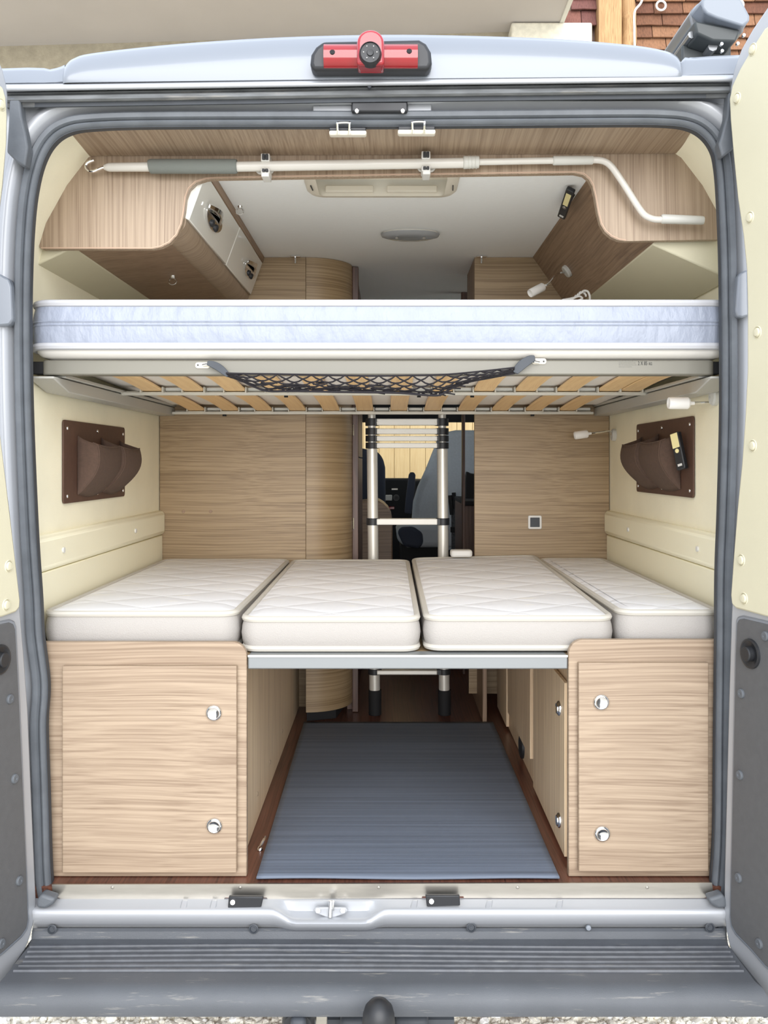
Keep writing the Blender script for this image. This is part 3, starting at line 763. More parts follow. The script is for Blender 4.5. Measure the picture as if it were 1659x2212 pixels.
    # rubber along the lower corner of the door
    if side > 0: q = [(1560, 1935), (1560, 1990), (1562, 2030), (1570, 2062), (1580, 2078), (1598, 2108), (1640, 2165), (1659, 2192)]
    else: q = [(84, 1960), (82, 2010), (78, 2040), (70, 2066), (58, 2084), (36, 2104), (10, 2132), (-15, 2160)]
    obj('door_seal', MB().tube(smoothpath([D(a_ + (4 if side < 0 else -3), b_, -.012) for a_, b_ in q], 4), [.012] * 13 + [.009] * 16, 8), 'rubberdark', frame)
    return frame
make_door(1); make_door(-1)

# stainless threshold
pt = [(112, 1911), (1538, 1907), (1540, 1921), (1541, 1934), (1520, 1940), (1002, 1940), (1001, 1936), (912, 1936), (911, 1940), (578, 1942), (576, 1939), (486, 1939), (484, 1942), (132, 1943), (114, 1932)]
a = [P(x, y, 1.982) for x, y in pt]
th = thing('threshold_strip', 'brushed steel strip along the floor edge above the sill', 'trim', (0, 1.98, .57))
obj('plate', MB().prism(a, [p + Vector((0, .0025, 0)) for p in a]), 'steel', th)
obj('plate', MB().prism([P(112, 1911, 1.9822), P(1538, 1907, 1.9822), P(1538, 1905, 2.004), P(112, 1908, 2.004)], [P(112, 1913, 1.9822), P(1538, 1909, 1.9822), P(1538, 1907, 2.004), P(112, 1910, 2.004)]), 'steel', th)
for px in (243, 519, 818, 1118, 1398):
    obj('rivet', MB().lathe(P(px, 1917, 1.9822), (0, -1, 0), [(.004, 0), (.003, .0015), (0, .002)], 10), 'steel', th)

# tow bar below the bumper
tb = thing('tow_bar', 'dark tow ball and trailer socket under the bumper', 'tow bar', (0, 1.75, .35))
YC = 1.70
obj('ball_cap', MB().lathe(P(818, 2196, YC), (0, 0, 1), [(.030, -.07), (.030, -.01), (.029, .005), (.025, .018), (.016, .028), (.006, .0325), (0, .033)], 28), 'black', tb, label='black rubber ball cover')
obj('neck', MB().tube(smoothpath([P(818, 2268, YC), P(818, 2320, YC + .03), P(818, 2340, YC + .12), P(818, 2330, YC + .4)], 5), .02, 10), 'black', tb)
obj('cross_tube', MB().tube([P(655, 2205, 1.95), P(980, 2205, 1.95)], .02, 10), 'rubberdark', tb)
obj('socket', MB().lathe(P(644, 2212, 1.80), (0, -1, -.1), [(0, -.04), (.03, -.04), (.032, 0), (.028, .01), (.0, .012)], 24), 'black', tb)
obj('socket_lid', MB().box(X(628, 1.78), X(662, 1.78), 1.765, 1.79, Z(2240, 1.78), Z(2194, 1.78)), 'rubberdark', tb, bevel=.008)
obj('bracket', MB().box(X(682, 1.84), X(707, 1.84), 1.835, 1.845, Z(2260, 1.84), Z(2176, 1.84)), 'steel', tb, bevel=.002, label='bare metal bracket')
obj('bracket', MB().box(X(855, 1.9), X(925, 1.9), 1.88, 1.95, Z(2250, 1.9), Z(2188, 1.9)), 'rubberdark', tb, bevel=.01)
obj('bracket', MB().box(X(735, 1.9), X(790, 1.9), 1.88, 1.95, Z(2250, 1.9), Z(2190, 1.9)), 'rubberdark', tb, bevel=.01)
for k, (px, lb) in enumerate(((335, 'bolt end under the bumper, left of the tow bar'), (1318, 'bolt end under the bumper, right of the tow bar'))):
    tag(obj('bolt', MB().box(X(px - 8, 1.9), X(px + 8, 1.9), 1.89, 1.91, Z(2181, 1.9), .432).cyl((X(px, 1.9), 1.9, .425), (X(px, 1.9), 1.9, .40), .006, 8), 'darkwood', bevel=.002), 'small brown ' + lb, 'bolt', 'bolt ends under the bumper')

# awning cassette along the right roof edge
aw = thing('awning_case', 'dark grey awning case along the right edge of the roof', 'awning', P(1560, 60, 2.3))
YA = 2.25
def ring_px(pts, y): return [Vector((P(a_, b_, YA).x, y, P(a_, b_, YA).z)) for a_, b_ in pts]
sec = [(1498, 20), (1504, 6), (1516, -6), (1540, -14), (1575, -12), (1600, 2), (1618, 40), (1617, 56), (1600, 64), (1570, 58), (1530, 50), (1503, 44)]
obj('case', MB().loft([ring_px(sec, YA + .03), ring_px(sec, YA + 3.0)], True, True), 'awn', aw, bevel=.004, ang=40)
cap = [(1510, 10), (1520, -2), (1545, -8), (1575, -6), (1596, 8), (1614, 44), (1612, 56), (1598, 66), (1540, 47), (1520, 38), (1510, 26)]
obj('end_cap', MB().loft([ring_px(cap, YA - .02), ring_px(sec, YA + .035)], True, True), 'awncap', aw, bevel=.006, seg=3, ang=30, label='pale grey end cap')
obj('end_frame', MB().loft([ring_px([(1500, 44), (1530, 50), (1600, 64), (1590, 90), (1540, 88), (1505, 72)], YA + .0), ring_px([(1500, 44), (1530, 50), (1600, 64), (1585, 95), (1540, 92), (1500, 80)], YA + .06)], True, True), 'awndark', aw, bevel=.005)
obj('bracket', MB().box(P(1490, 0, YA).x, P(1600, 0, YA).x, YA + .06, YA + .20, P(0, 128, YA).z, P(0, 70, YA).z), 'awndark', aw, bevel=.006)
obj('rail', MB().tube([P(1494, 75, YA + .02), P(1494, 75, YA) + Vector((0, 2.8, 0))], .009, 8), 'awn', aw)
obj('rail', MB().tube([P(1540, 100, YA + .02), P(1540, 100, YA) + Vector((0, 2.8, 0))], .012, 8), 'awn', aw)
for px, py in ((1559, 95), (1594, 94), (1560, 110), (1607, 76)):
    obj('bolt', MB().lathe(P(px, py, YA - .005), (0, -1, 0), [(.0, -.006), (.004, -.006), (.004, .002), (0, .003)], 8), 'chrome', aw)


# ================================================================== LOWER BED
def knob(c, ax, parent):
    k = obj('knob', MB().lathe(c, ax, [(.0175, 0), (.0175, .002), (.0165, .0045), (.0135, .006), (.0128, .005), (.0125, .0075), (.0118, .0085), (.0100, .0078), (.006, .0062), (0, .006)], 32), 'chrome', parent, ang=50, label='round chrome push lock')
    return k
YF = 2.03
def cab(px0, px1, py0, side):
    x0, x1, z1 = X(px0, YF), X(px1, YF), Z(py0, YF)
    lab = 'left' if side < 0 else 'right'
    t = thing('bed_cabinet', 'light oak storage box with a chrome locked door under the %s side of the bed' % lab, 'cabinet', ((x0 + x1) / 2, YF, FL))
    if side < 0: x0 = -.775
    else: x1 = .75
    out = rrect(x0, x1, FL + .001, z1, .032, 8, (0, 0, side > 0 and 0 or 1, side > 0 and 1 or 0))
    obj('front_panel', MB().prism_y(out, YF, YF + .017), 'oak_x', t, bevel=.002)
    e = [(a, b) for a, b in out if True]
    xs = x1 - .022 if side < 0 else x0 + .016
    xa, xb = (xs - .016, xs) if side < 0 else (xs, xs + .016)
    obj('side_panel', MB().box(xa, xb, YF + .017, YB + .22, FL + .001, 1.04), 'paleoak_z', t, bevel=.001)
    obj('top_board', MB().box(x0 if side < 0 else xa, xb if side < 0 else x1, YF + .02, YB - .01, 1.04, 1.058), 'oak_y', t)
    return t, xa, xb
lc, _, lx = cab(90, 533, 1387, -1)
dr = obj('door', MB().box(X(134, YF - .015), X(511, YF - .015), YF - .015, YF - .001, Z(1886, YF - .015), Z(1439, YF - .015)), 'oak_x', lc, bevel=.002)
for px, py in ((462, 1540), (463, 1784)): knob(P(px, py, YF - .016) , (0, -1, 0), dr)
# screw caps along the tunnel side
for Y, z in ((2.10, .645), (2.35, .66), (2.6, .66), (2.9, .66)):
    obj('screw_cap', MB().lathe((lx, Y, z), (1, 0, 0), [(.006, 0), (.005, .0015), (0, .002)], 12), 'oak_z', lc)
rc, rx, _ = cab(1228, 1545, 1382, 1)
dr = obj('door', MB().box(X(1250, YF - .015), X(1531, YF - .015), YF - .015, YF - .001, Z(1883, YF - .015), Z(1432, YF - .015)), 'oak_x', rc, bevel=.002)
for px, py in ((1299, 1517), (1301, 1801)): knob(P(px, py, YF - .016), (0, -1, 0), dr)
# doors along the tunnel on the right
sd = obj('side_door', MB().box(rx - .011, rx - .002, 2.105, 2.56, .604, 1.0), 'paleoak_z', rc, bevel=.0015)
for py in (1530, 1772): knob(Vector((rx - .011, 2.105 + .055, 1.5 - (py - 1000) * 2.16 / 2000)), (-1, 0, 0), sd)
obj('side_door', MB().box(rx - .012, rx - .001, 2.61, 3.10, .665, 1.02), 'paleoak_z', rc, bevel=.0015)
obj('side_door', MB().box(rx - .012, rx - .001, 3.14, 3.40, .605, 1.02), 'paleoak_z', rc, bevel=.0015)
obj('vent', MB().lathe((rx, 2.83, .634), (-1, 0, 0), [(.036, 0), (.036, .007), (.030, .010), (.022, .006), (0, .006)], 24), 'black', rc, label='round black air outlet')
obj('latch_pin', MB().cyl((rx, 3.30, .98), (rx - .02, 3.30, .98), .006, 10), 'chrome', rc)

bs = thing('bed_platform', 'grey metal beam and boards carrying the middle mattresses', 'bed base', (.04, 2.03, 1.05))
x0, x1 = X(535, YF), X(1227, YF)
obj('beam', MB().box(x0, x1, YF + .002, YF + .05, Z(1446, YF), Z(1416, YF)), 'beam', bs, bevel=.003)
obj('beam_groove', MB().box(x0, x1, YF - .001, YF + .003, Z(1420, YF), Z(1415, YF)), 'alu', bs, bevel=.001)
obj('board', MB().box(-.335, .405, YF + .03, YB - .01, 1.060, 1.076), 'mid_x', bs)
mb = MB()
def mattress(name, x0, x1, y0, y1, z0, z1, lab, side, top, pipe, group, r=.04, bulge=.010, dip=(0, 0, 0, 0), pipes=.0075, under=None, low=.08, seams=()):
    t = thing(name, lab, 'mattress', ((x0 + x1) / 2, (y0 + y1) / 2, z0), group)
    def lift(p):
        u, v = (p.x - x0) / (x1 - x0), (p.y - y0) / (y1 - y0)
        return p + Vector((0, 0, (dip[0] * (1 - u) * (1 - v) + dip[1] * u * (1 - v) + dip[2] * u * v + dip[3] * (1 - u) * v)))
    def out(e, z):
        pts = []
        base = rrect(x0 + e, x1 - e, y0 + e, y1 - e, max(.008, r - e), 6)
        for i, (a, b) in enumerate(base):
            c, d = base[(i + 1) % len(base)]
            n = max(1, int(math.hypot(c - a, d - b) / .06))
            for k in range(n): pts.append(lift(Vector((a + (c - a) * k / n, b + (d - b) * k / n, z))))
        return pts
    h = z1 - z0
    def lat(v): return -bulge * math.sin(PI * v) + .006
    vs = [low, low + .08, .3, .5, .7, .84, .92]
    n0 = len(out(.02, z0))
    rings = []
    def fit(e, z):
        q = out(e, z)
        return q
    # the outline is re-sampled once, then offset along its normals so that every ring matches
    basep = out(.012, 0)
    N = len(basep)
    nrm = []
    for i in range(N):
        tt = (basep[(i + 1) % N] - basep[i - 1]); nrm.append(Vector((tt.y, -tt.x, 0)).normalized())
    def ringat(e, z): return [lift(Vector((basep[i].x, basep[i].y, 0)) - nrm[i] * e + Vector((0, 0, z))) - Vector((0, 0, 0)) for i in range(N)]
    rings = [ringat(-bulge * math.sin(PI * v) - .004, z0 + h * v) for v in vs]
    obj('side_band', MB().loft(rings, True, False), side, t, ang=60)
    obj('piping', MB().ring(ringat(-.006, z1 - h * .08), pipes, 8), pipe, t)
    obj('piping', MB().ring(ringat(-.006 - (low - .08) * .05, z0 + h * low), pipes, 8), pipe, t)
    for v in seams: obj('seam', MB().ring(ringat(-bulge * math.sin(PI * v) - .0035, z0 + h * v), .0022, 5), side, t)
    # domed cloths, closed towards the middle
    for nm, zz, sg, m in (('top_cloth', z1, 1, top), ('bottom_cloth', z0, -1, under or side)):
        rr = [ringat(e, zz - sg * h * k) for e, k in (((-.006, .08), (.004, .03), (.02, .0)) if sg > 0 or low < .1 else ((-.006, low), (-.004, low * .6), (.006, low * .25), (.03, .0)))]
        mid = Vector(((x0 + x1) / 2, (y0 + y1) / 2, 0))
        for f_ in (.85, .65, .4, .15):
            rr.append([lift(Vector((mid.x + (q.x - mid.x) * f_, mid.y + (q.y - mid.y) * f_, zz + sg * .0015))) for q in basep])
        obj(nm, MB().loft(rr, True, True), m, t, ang=60)
    return t
MZ0, MZ1 = 1.0795, 1.157
gm_ = 'sections of the lower mattress'
mattress('mattress', -.775, -.340, 2.062, 3.19, 1.079, 1.170, 'white quilted mattress section against the left cream wall', 'ticking', 'quilt', 'piping', gm_)
mattress('mattress', -.332, .070, 2.060, 3.19, MZ0, MZ1, 'white quilted mattress section left of the centre seam, in front of the ladder', 'ticking', 'quilt', 'piping', gm_, dip=(0, 0, .010, .010))
mattress('mattress', .079, .504, 2.060, 3.19, MZ0, MZ1, 'white quilted mattress section right of the centre seam, its back corner raised', 'ticking', 'quilt', 'piping', gm_, dip=(.002, .002, .026, .016))
mattress('mattress', .512, .742, 2.062, 3.19, 1.079, 1.173, 'white quilted mattress section against the right cream wall', 'ticking', 'quilt', 'piping', gm_)
tag(obj('cloth', MB().prism_z(rrect(.208, .282, 3.115, 3.165, .012), 1.182, 1.206), 'white', bevel=.008, seg=4), 'small folded white cloth on the back edge of the raised mattress section', 'cloth')

# mat on the floor
def matfn(u, v):
    x = -.288 + (.371 + .288) * u - .008 * v; y = 2.012 + 1.215 * v
    return Vector((x, y, FL + .004 + .003 * math.exp(-((v) / .02) ** 2) * (.5 + .5 * math.sin(9 * u)) + .0012 * math.sin(25 * v) * (1 if v > .7 else .4)))
mm = obj('floor_mat', MB().grid(matfn, 40, 60), 'mat', solid=.004)
tag(mm, 'dark blue grey ribbed rubber mat on the floor under the bed', 'mat')

# ================================================================== TOP BUNK
bk = thing('bunk_bed', 'upper bunk frame with beech slats across the van', 'bunk bed', (0, 2.6, 1.68))
YR = 2.07
rail = rrect(X(88, YR), X(1546, YR), YR, YR + .04, .018, 6)
obj('front_rail', MB().prism_z(rail, 1.697, 1.730), 'railwhite', bk, bevel=.003)
for a_, b_ in ((X(62, YR), X(90, YR)), (X(1532, YR), X(1562, YR))):
    obj('end_mount', MB().box(a_, b_, YR + .012, YR + .05, 1.70, 1.728), 'blackmatte', bk, bevel=.002)
def xrail(Y, z, pa, pb, nm):
    x0, x1 = X(pa, Y), X(pb, Y)
    obj(nm, MB().prism_z(rrect(x0, x1, Y - .012, Y + .006, .006, 4), z, z + .009), 'offwhite', bk, bevel=.002)
    obj(nm, MB().prism_z(rrect(x0 + .004, x1 - .004, Y + .014, Y + .03, .006, 4), z + .003, z + .014), 'offwhite', bk, bevel=.002)
xrail(2.58, 1.688, 262, 1402, 'cross_rail'); xrail(3.17, 1.666, 372, 1282, 'cross_rail')
def slat_mesh(y0, y1, z0, z1, arch):
    rings = []
    for i in range(13):
        t = i / 12; y = y0 + (y1 - y0) * t; z = z0 + (z1 - z0) * t + arch * math.sin(PI * t)
        rings.append([Vector((-.028, y, z)), Vector((.028, y, z)), Vector((.028, y, z + .007)), Vector((-.028, y, z + .007))])
    return MB().loft(rings, True, True)
for (y0, y1, z0, z1) in ((2.105, 2.585, 1.712, 1.698), (2.60, 3.175, 1.697, 1.678)):
    s0 = None; h0 = None; b0 = None
    for k in range(13):
        x = -.655 + k * .1148
        if k == 12 and y0 > 2.5: continue
        if k == 12: x = .70 - .03
        if s0 is None:
            s0 = obj('slat', slat_mesh(y0, y1, z0, z1, .007), 'ply', bk, bevel=.0015, seg=1)
            base = s0.location.copy(); s0.location = base + Vector((x, 0, 0))
            h0 = obj('slat_holder', MB().box(-.032, .032, y1 - .02, y1 + .008, z1 - .004, z1 - .001).box(-.032, -.0285, y1 - .035, y1 + .008, z1 - .004, z1 + .012).box(.0285, .032, y1 - .035, y1 + .008, z1 - .004, z1 + .012), 'offwhite', bk, bevel=.001, seg=1)
            h0.location = base + Vector((x, 0, 0))
        else:
            dup(s0, base + Vector((x, 0, 0))); dup(h0, base + Vector((x, 0, 0)))
        if k < 12:
            bxo = obj('holder_bridge', MB().box(x + .034, x + .081, y1 - .012, y1 + .004, z1 + .002, z1 + .011), 'greycap', bk, bevel=.001, seg=1)
for (xa, xb) in ((-.797, -.742), (.712, .764)):
    obj('side_rail', MB().prism_x([(2.05, 1.692), (2.05, 1.687), (2.15, 1.663), (3.21, 1.663), (3.21, 1.692)], xa, xb), 'greyrail', bk, bevel=.003)
    obj('side_rail', MB().box(xa + (.028 if xa < 0 else -.006), xb + (.006 if xa < 0 else -.028), 2.11, 3.21, 1.694, 1.702), 'greyrail', bk, bevel=.002)
for px, Y, z in ((485, 3.172, 1.664), (905, 2.60, 1.688), (1020, 2.60, 1.688), (1150, 3.172, 1.664), (618, 2.60, 1.688)):
    obj('rail_stud', MB().box(X(px - 4, Y), X(px + 4, Y), Y - .004, Y + .004, z - .004, z + .002), 'blackmatte', bk)
# fittings for the net, load plate on the rail
for px, sg in ((432, 1), (1170, -1)):
    pl = obj('net_hook_plate', MB().prism_y(rrect(X(px - 10, YR), X(px + 22, YR) if sg > 0 else X(px + 10, YR), Z(796, YR), Z(783, YR), .006, 5) if sg > 0 else rrect(X(px - 22, YR), X(px + 10, YR), Z(787, YR), Z(774, YR), .006, 5), YR - .003, YR + .002), 'ivory', bk, bevel=.001)
    obj('screw', MB().lathe((X(px - 4 * sg, YR), YR - .003, Z(789 if sg > 0 else 781, YR)), (0, -1, 0), [(.0022, 0), (.0015, .001), (0, .001)], 8), 'black', pl)
def text(s, px, py, size, m, parent, name, Y):
    cu = bpy.data.curves.new(name, 'FONT'); cu.body = s; cu.size = size; cu.extrude = .0002
    cu.align_x = 'LEFT'; cu.align_y = 'CENTER'
    cu.materials.append(M[m])
    o = bpy.data.objects.new(name, cu); COL.objects.link(o); o.parent = parent
    dg = bpy.context.evaluated_depsgraph_get(); dg.update()
    me = bpy.data.meshes.new_from_object(o.evaluated_get(dg)); bpy.data.objects.remove(o)
    o = bpy.data.objects.new(name, me); COL.objects.link(o); o.parent = parent
    o.location = Vector((X(px, Y), Y, Z(py, Y))) - root_loc(parent); o.rotation_euler = (PI / 2, 0, 0); o.scale.x = .62
    return o
text('2 X 85', 1378, 785, .0125, 'print', bk, 'load_marking', YR - .0006)
text('KG', 1401.5, 786, .0088, 'print', bk, 'load_marking', YR - .0006)
for i, wd in enumerate((37, 36, 38, 28)):
    mb = MB(); x = 1337
    while x < 1337 + wd:
        l_ = min(rn.uniform(3, 9), 1337 + wd - x)
        mb.box(X(x, YR), X(x + l_, YR), YR - .0006, YR + .001, Z(780.4 + i * 4.2, YR), Z(779 + i * 4.2, YR)); x += l_ + 1.3
    obj('small_print', mb, 'printgrey', bk, smooth=False)

UM = mattress('bunk_mattress', -.80, .765, 2.045, 3.19, 1.733, 1.864, 'thick white mattress with shiny quilted sides on the upper bunk', 'satin', 'underm', 'whitepipe', None, r=.05, bulge=.012, pipes=.0085, under='underm', low=.19, seams=(.54, .60), dip=(0, 0, -.036, -.036))
for o in list(UM.children):
    if o.name.startswith('bottom_cloth') or o.name.startswith('piping'): pass
# the lower piping sits high: the underside rolls over the rail
# quilt seam round the side
def seam(z):
    b = rrect(-.80 + .002, .765 - .002, 2.045 - .004, 3.16, .05, 6)
    return [Vector((x, y, z)) for x, y in b]
cordp = smoothpath([P(1215, 648, 2.7), P(1240, 643, 2.68), P(1256, 632, 2.66), P(1262, 628, 2.66), P(1270, 630, 2.66), P(1274, 640, 2.66), P(1274, 652, 2.67)], 5)
cd = thing('cord', 'small loop of white cord lying on the upper mattress', 'cord', P(1260, 645, 2.66))
obj('strand', MB().tube(cordp, .0032, 6), 'white', cd)
obj('strand', MB().tube([p + Vector((-.008, .006, -.002 - .004 * (i % 2))) for i, p in enumerate(cordp[:-6])], .003, 6), 'white', cd)
obj('strand', MB().tube(smoothpath([P(1232, 648, 2.67), P(1250, 640, 2.66), P(1258, 645, 2.65), P(1246, 650, 2.65)], 5), .003, 6), 'white', cd)

# ---- cargo net
nt_ = thing('cargo_net', 'black elastic cargo net strung along the rail of the upper bunk', 'net', P(800, 800, 2.04))
topc = [(488, 806), (520, 807), (600, 808), (700, 810), (800, 812), (880, 811), (960, 809), (1030, 803), (1112, 794)]
botc = [(488, 811), (520, 822), (550, 836), (580, 845), (640, 845), (740, 847), (860, 849), (925, 854), (952, 853), (970, 842), (1010, 826), (1060, 816), (1112, 806)]
tw = [(0, 0), (1, 0)]
R_, Ccol = 6, 17
def node(i, j):
    px = 490 + (1110 - 490) * (i + (.5 if j % 2 else 0)) / Ccol
    px = min(1110, px)
    f = (j / R_) ** .72
    py = interp(topc, px) * (1 - f) + interp(botc, px) * f + rn.uniform(-.8, .8)
    return P(px, py, 2.046 - .03 * math.sin(PI * f) * min(1, (px - 488) / 80, (1112 - px) / 80) + .012 * f)
nodes = [[node(i, j) for i in range(Ccol + 1)] for j in range(R_ + 1)]
mb = MB()
for j in range(R_):
    for i in range(Ccol + 1):
        a = nodes[j][i]
        for d in ((0, 1) if j % 2 else (-1, 0)):
            if 0 <= i + d <= Ccol: 
                b = nodes[j + 1][i + d]; c = (a + b) / 2 + Vector((0, .002, -.0015))
                mb.tube([a, c, b], .0018, 4, False)
obj('mesh', mb, 'net', nt_)
tc_ = smoothpath([P(px, py, 2.044) for px, py in topc], 8)
obj('edge_cord', MB().tube(tc_, .0021, 6), 'net', nt_)
obj('edge_cord', MB().tube(smoothpath([P(px, py, 2.056 - .02 * math.sin(PI * (px - 488) / 624)) for px, py in botc], 6), .0025, 6), 'net', nt_)
mb = MB()
for k in range(90):
    px = rn.uniform(560, 985); py = interp(botc, px) - abs(rn.gauss(0, 7)) - 1
    mb.tube([P(px, py, 2.045), P(px + rn.uniform(14, 30), py + rn.uniform(-5, 5), 2.045 + rn.uniform(-.01, .01))], .0016, 4, False)
gh = obj('gathered_strands', mb, 'net', nt_); gh['kind'] = 'stuff'
def band(pts, w, Y, nm):
    rings = []
    pts = smoothpath([(a_, b_, 0) for a_, b_ in pts], 5)
    for i, p in enumerate(pts):
        t = (pts[min(i + 1, len(pts) - 1)] - pts[max(0, i - 1)]).normalized(); n = Vector((-t.y, t.x, 0)) * w(i / (len(pts) - 1))
        q0, q1 = p + n, p - n
        a_, b_ = P(q0.x, q0.y, Y), P(q1.x, q1.y, Y)
        th = Vector((0, .006, 0)); rings.append([a_, b_, b_ + th, a_ + th])
    obj(nm, MB().loft(rings, True, True), 'rubberdark', nt_, bevel=.0015)
band([(447, 784), (456, 786), (470, 792), (484, 803), (493, 812)], lambda t: 4 + 4 * math.sin(PI * t), 2.05, 'tab')
band([(1156, 773), (1146, 776), (1130, 786), (1118, 798), (1114, 806)], lambda t: 5 + 5 * math.sin(PI * min(1, t * 1.0)), 2.05, 'tab')
for px, py, sx_ in ((445, 789, 1), (1158, 783, -1)):
    obj('hook', MB().tube(smoothpath([P(px - 8 * sx_, py, 2.062), P(px + 8 * sx_, py - 2, 2.06), P(px + 20 * sx_, py + 4, 2.055)], 4), .0028, 6), 'chrome', nt_)

# ================================================================== REAR SURROUND WITH THE CRANK POLE
YG = 2.20
gt = thing('rear_surround', 'arched light oak board with a shelf board above it over the top bunk', 'panel', (0, YG, 2.1))
op = [(60, 506), (62, 440), (80, 400), (108, 362), (145, 326), (180, 312), (500, 306), (1440, 298), (1478, 306), (1518, 350), (1540, 395), (1552, 430), (1552, 516)]
c1 = [(1552, 517), (1350, 521), (1336, 519), (1320, 512), (1306, 500), (1297, 484), (1291, 460), (1285, 425), (1280, 403), (1272, 388), (1260, 378), (1240, 374)]
c2 = [(840, 380), (470, 386), (446, 388), (424, 395), (409, 409), (402, 428), (399, 455), (393, 485), (383, 508), (367, 525), (349, 534), (330, 538)]
c3 = [(92, 538), (86, 534), (83, 522), (78, 513), (66, 506)]
ol = [(X(a_, YG), Z(b_, YG)) for a_, b_ in op + c1 + c2 + c3]
# triangulated by halves so that the hollow outline stays clean
def flatpanel(outline, y0, y1):
    from mathutils.geometry import tessellate_polygon
    A = [Vector((x, y0, z)) for x, z in outline]; n = len(A); mb = MB()
    F = [list(f) for f in tessellate_polygon([[Vector((x, z, 0)) for x, z in outline]])]
    mb.add(A + [p + Vector((0, y1 - y0, 0)) for p in A], F + [[i + n for i in reversed(f)] for f in F] + [[i, (i + 1) % n, (i + 1) % n + n, i + n] for i in range(n)])
    return mb
obj('arched_board', flatpanel(ol, YG, YG + .018), 'oak_z', gt, smooth=False)
edge = [P(a_, b_, YG + .009) for a_, b_ in c1[1:] + c2 + c3[:1]]
es = edge
rings = []
for i, p in enumerate(es):
    t = (es[min(i + 1, len(es) - 1)] - es[max(0, i - 1)]).normalized(); n = Vector((t.z, 0, -t.x)) * .0018
    rings.append([p + n + Vector((0, -.0105, 0)), p - n * .6 + Vector((0, -.0105, 0)), p - n * .6 + Vector((0, .0105, 0)), p + n + Vector((0, .0105, 0))])
obj('edge_band', MB().loft(rings, True, True), 'edge', gt, ang=40)
a = [Vector((-.722, 2.018, 2.232)), Vector((.668, 2.018, 2.236)), Vector((.688, 2.199, 2.234)), Vector((-.733, 2.199, 2.228))]
obj('shelf_board', MB().prism(a, [p + Vector((0, 0, .012)) for p in a]), 'oak_y', gt, bevel=.002)

pl = thing('crank_pole', 'white awning crank pole with grey foam grip clipped across the oak board', 'pole', P(800, 352, 2.165))
YP = 2.165
def pp(px, py): return P(px, py, YP)
obj('tube', MB().tube([pp(512, 360), pp(1000, 352)], .0118, 16), 'poleWhite', pl)
obj('grip', MB().tube([pp(322, 360), pp(326, 359.5), pp(508, 359.5), pp(512, 359.5)], [.0150, .0168, .0168, .0155], 20), 'foam', pl, label='grey foam grip')
obj('tube', MB().tube([pp(230, 361.5), pp(236, 361.4), pp(322, 360.5)], [.0085, .0102, .0108], 16), 'poleWhite', pl)
hk = [(232, 362), (222, 362), (212, 366), (202, 370), (192, 369), (186, 362), (187, 354), (194, 349), (203, 346)]
obj('hook', MB().tube(smoothpath([pp(*q) for q in hk], 5), .0036, 8), 'chrome', pl, label='bare metal hook')
obj('tip', MB().tube([pp(225, 361.5), pp(232, 361.5)], [.006, .009], 12), 'poleWhite', pl)
obj('collar', MB().tube([pp(1000, 351), pp(1002, 351), pp(1034, 350), pp(1035, 350)], [.012, .0148, .0138, .012], 20), 'greycap', pl, label='grey locking collar')
for i in range(4):
    obj('collar_ridge', MB().ring([pp(1006 + i * 7.5, 350.8) + Vector((.004 * math.cos(2 * PI * k / 16) * 0 + .003 * math.cos(2 * PI * k / 16), .0142 * math.cos(2 * PI * k / 16), .0142 * math.sin(2 * PI * k / 16))) for k in range(16)], .0011, 5), 'greycap', pl)
cr = [(1034, 350), (1195, 347), (1270, 346), (1292, 346), (1306, 349), (1318, 357), (1330, 372), (1352, 405), (1376, 443), (1390, 462), (1402, 470), (1416, 474), (1432, 474.5)]
obj('crank_rod', MB().tube(smoothpath([pp(*q) for q in cr], 5), .0078, 12), 'poleWhite', pl)
obj('sleeve', MB().tube([pp(1194, 347), pp(1196, 347), pp(1279, 346), pp(1281, 346)], [.009, .0108, .0102, .009], 14), 'greycap', pl, label='pale grey sleeve')
obj('handle', MB().tube([pp(1428, 473), pp(1431, 473), pp(1516, 476), pp(1520, 476)], [.009, .0112, .0102, .009], 14), 'greycap', pl, label='pale grey handle')
for (px, py, lb) in ((572, 357, 'white pole clip beside the grey foam grip'), (921, 352, 'white pole clip near the middle of the crank pole')):
    cl = thing('pole_clip', lb, 'clip', P(px, py, YG), 'pole clips on the oak board')
    obj('base', MB().prism_y(rrect(X(px - 20, 2.195), X(px + 20, 2.195), Z(py + 20, 2.195), Z(py - 4, 2.195), .012, 6), 2.190, 2.1995), 'white', cl, bevel=.003)
    for (dy0, dy1) in ((-26, -9), (6, 17)):
        obj('jaw', MB().box(X(px - 10, 2.14), X(px + 9, 2.14), 2.150, 2.195, Z(py + dy1, 2.15), Z(py + dy0, 2.15)), 'white', cl, bevel=.002)
        for kx in (-6.5, 0.5):
            obj('pad', MB().box(X(px + kx, 2.14), X(px + kx + 6, 2.14), 2.143, 2.152, Z(py + dy1 - 2, 2.15), Z(py + dy0 + 3, 2.15)), 'black', cl, bevel=.001, label='black rubber pad')
    obj('foot', MB().box(X(px - 8, 2.15), X(px + 9, 2.15), 2.150, 2.198, Z(py + 24, 2.15), Z(py + 15, 2.15)), 'white', cl, bevel=.002)

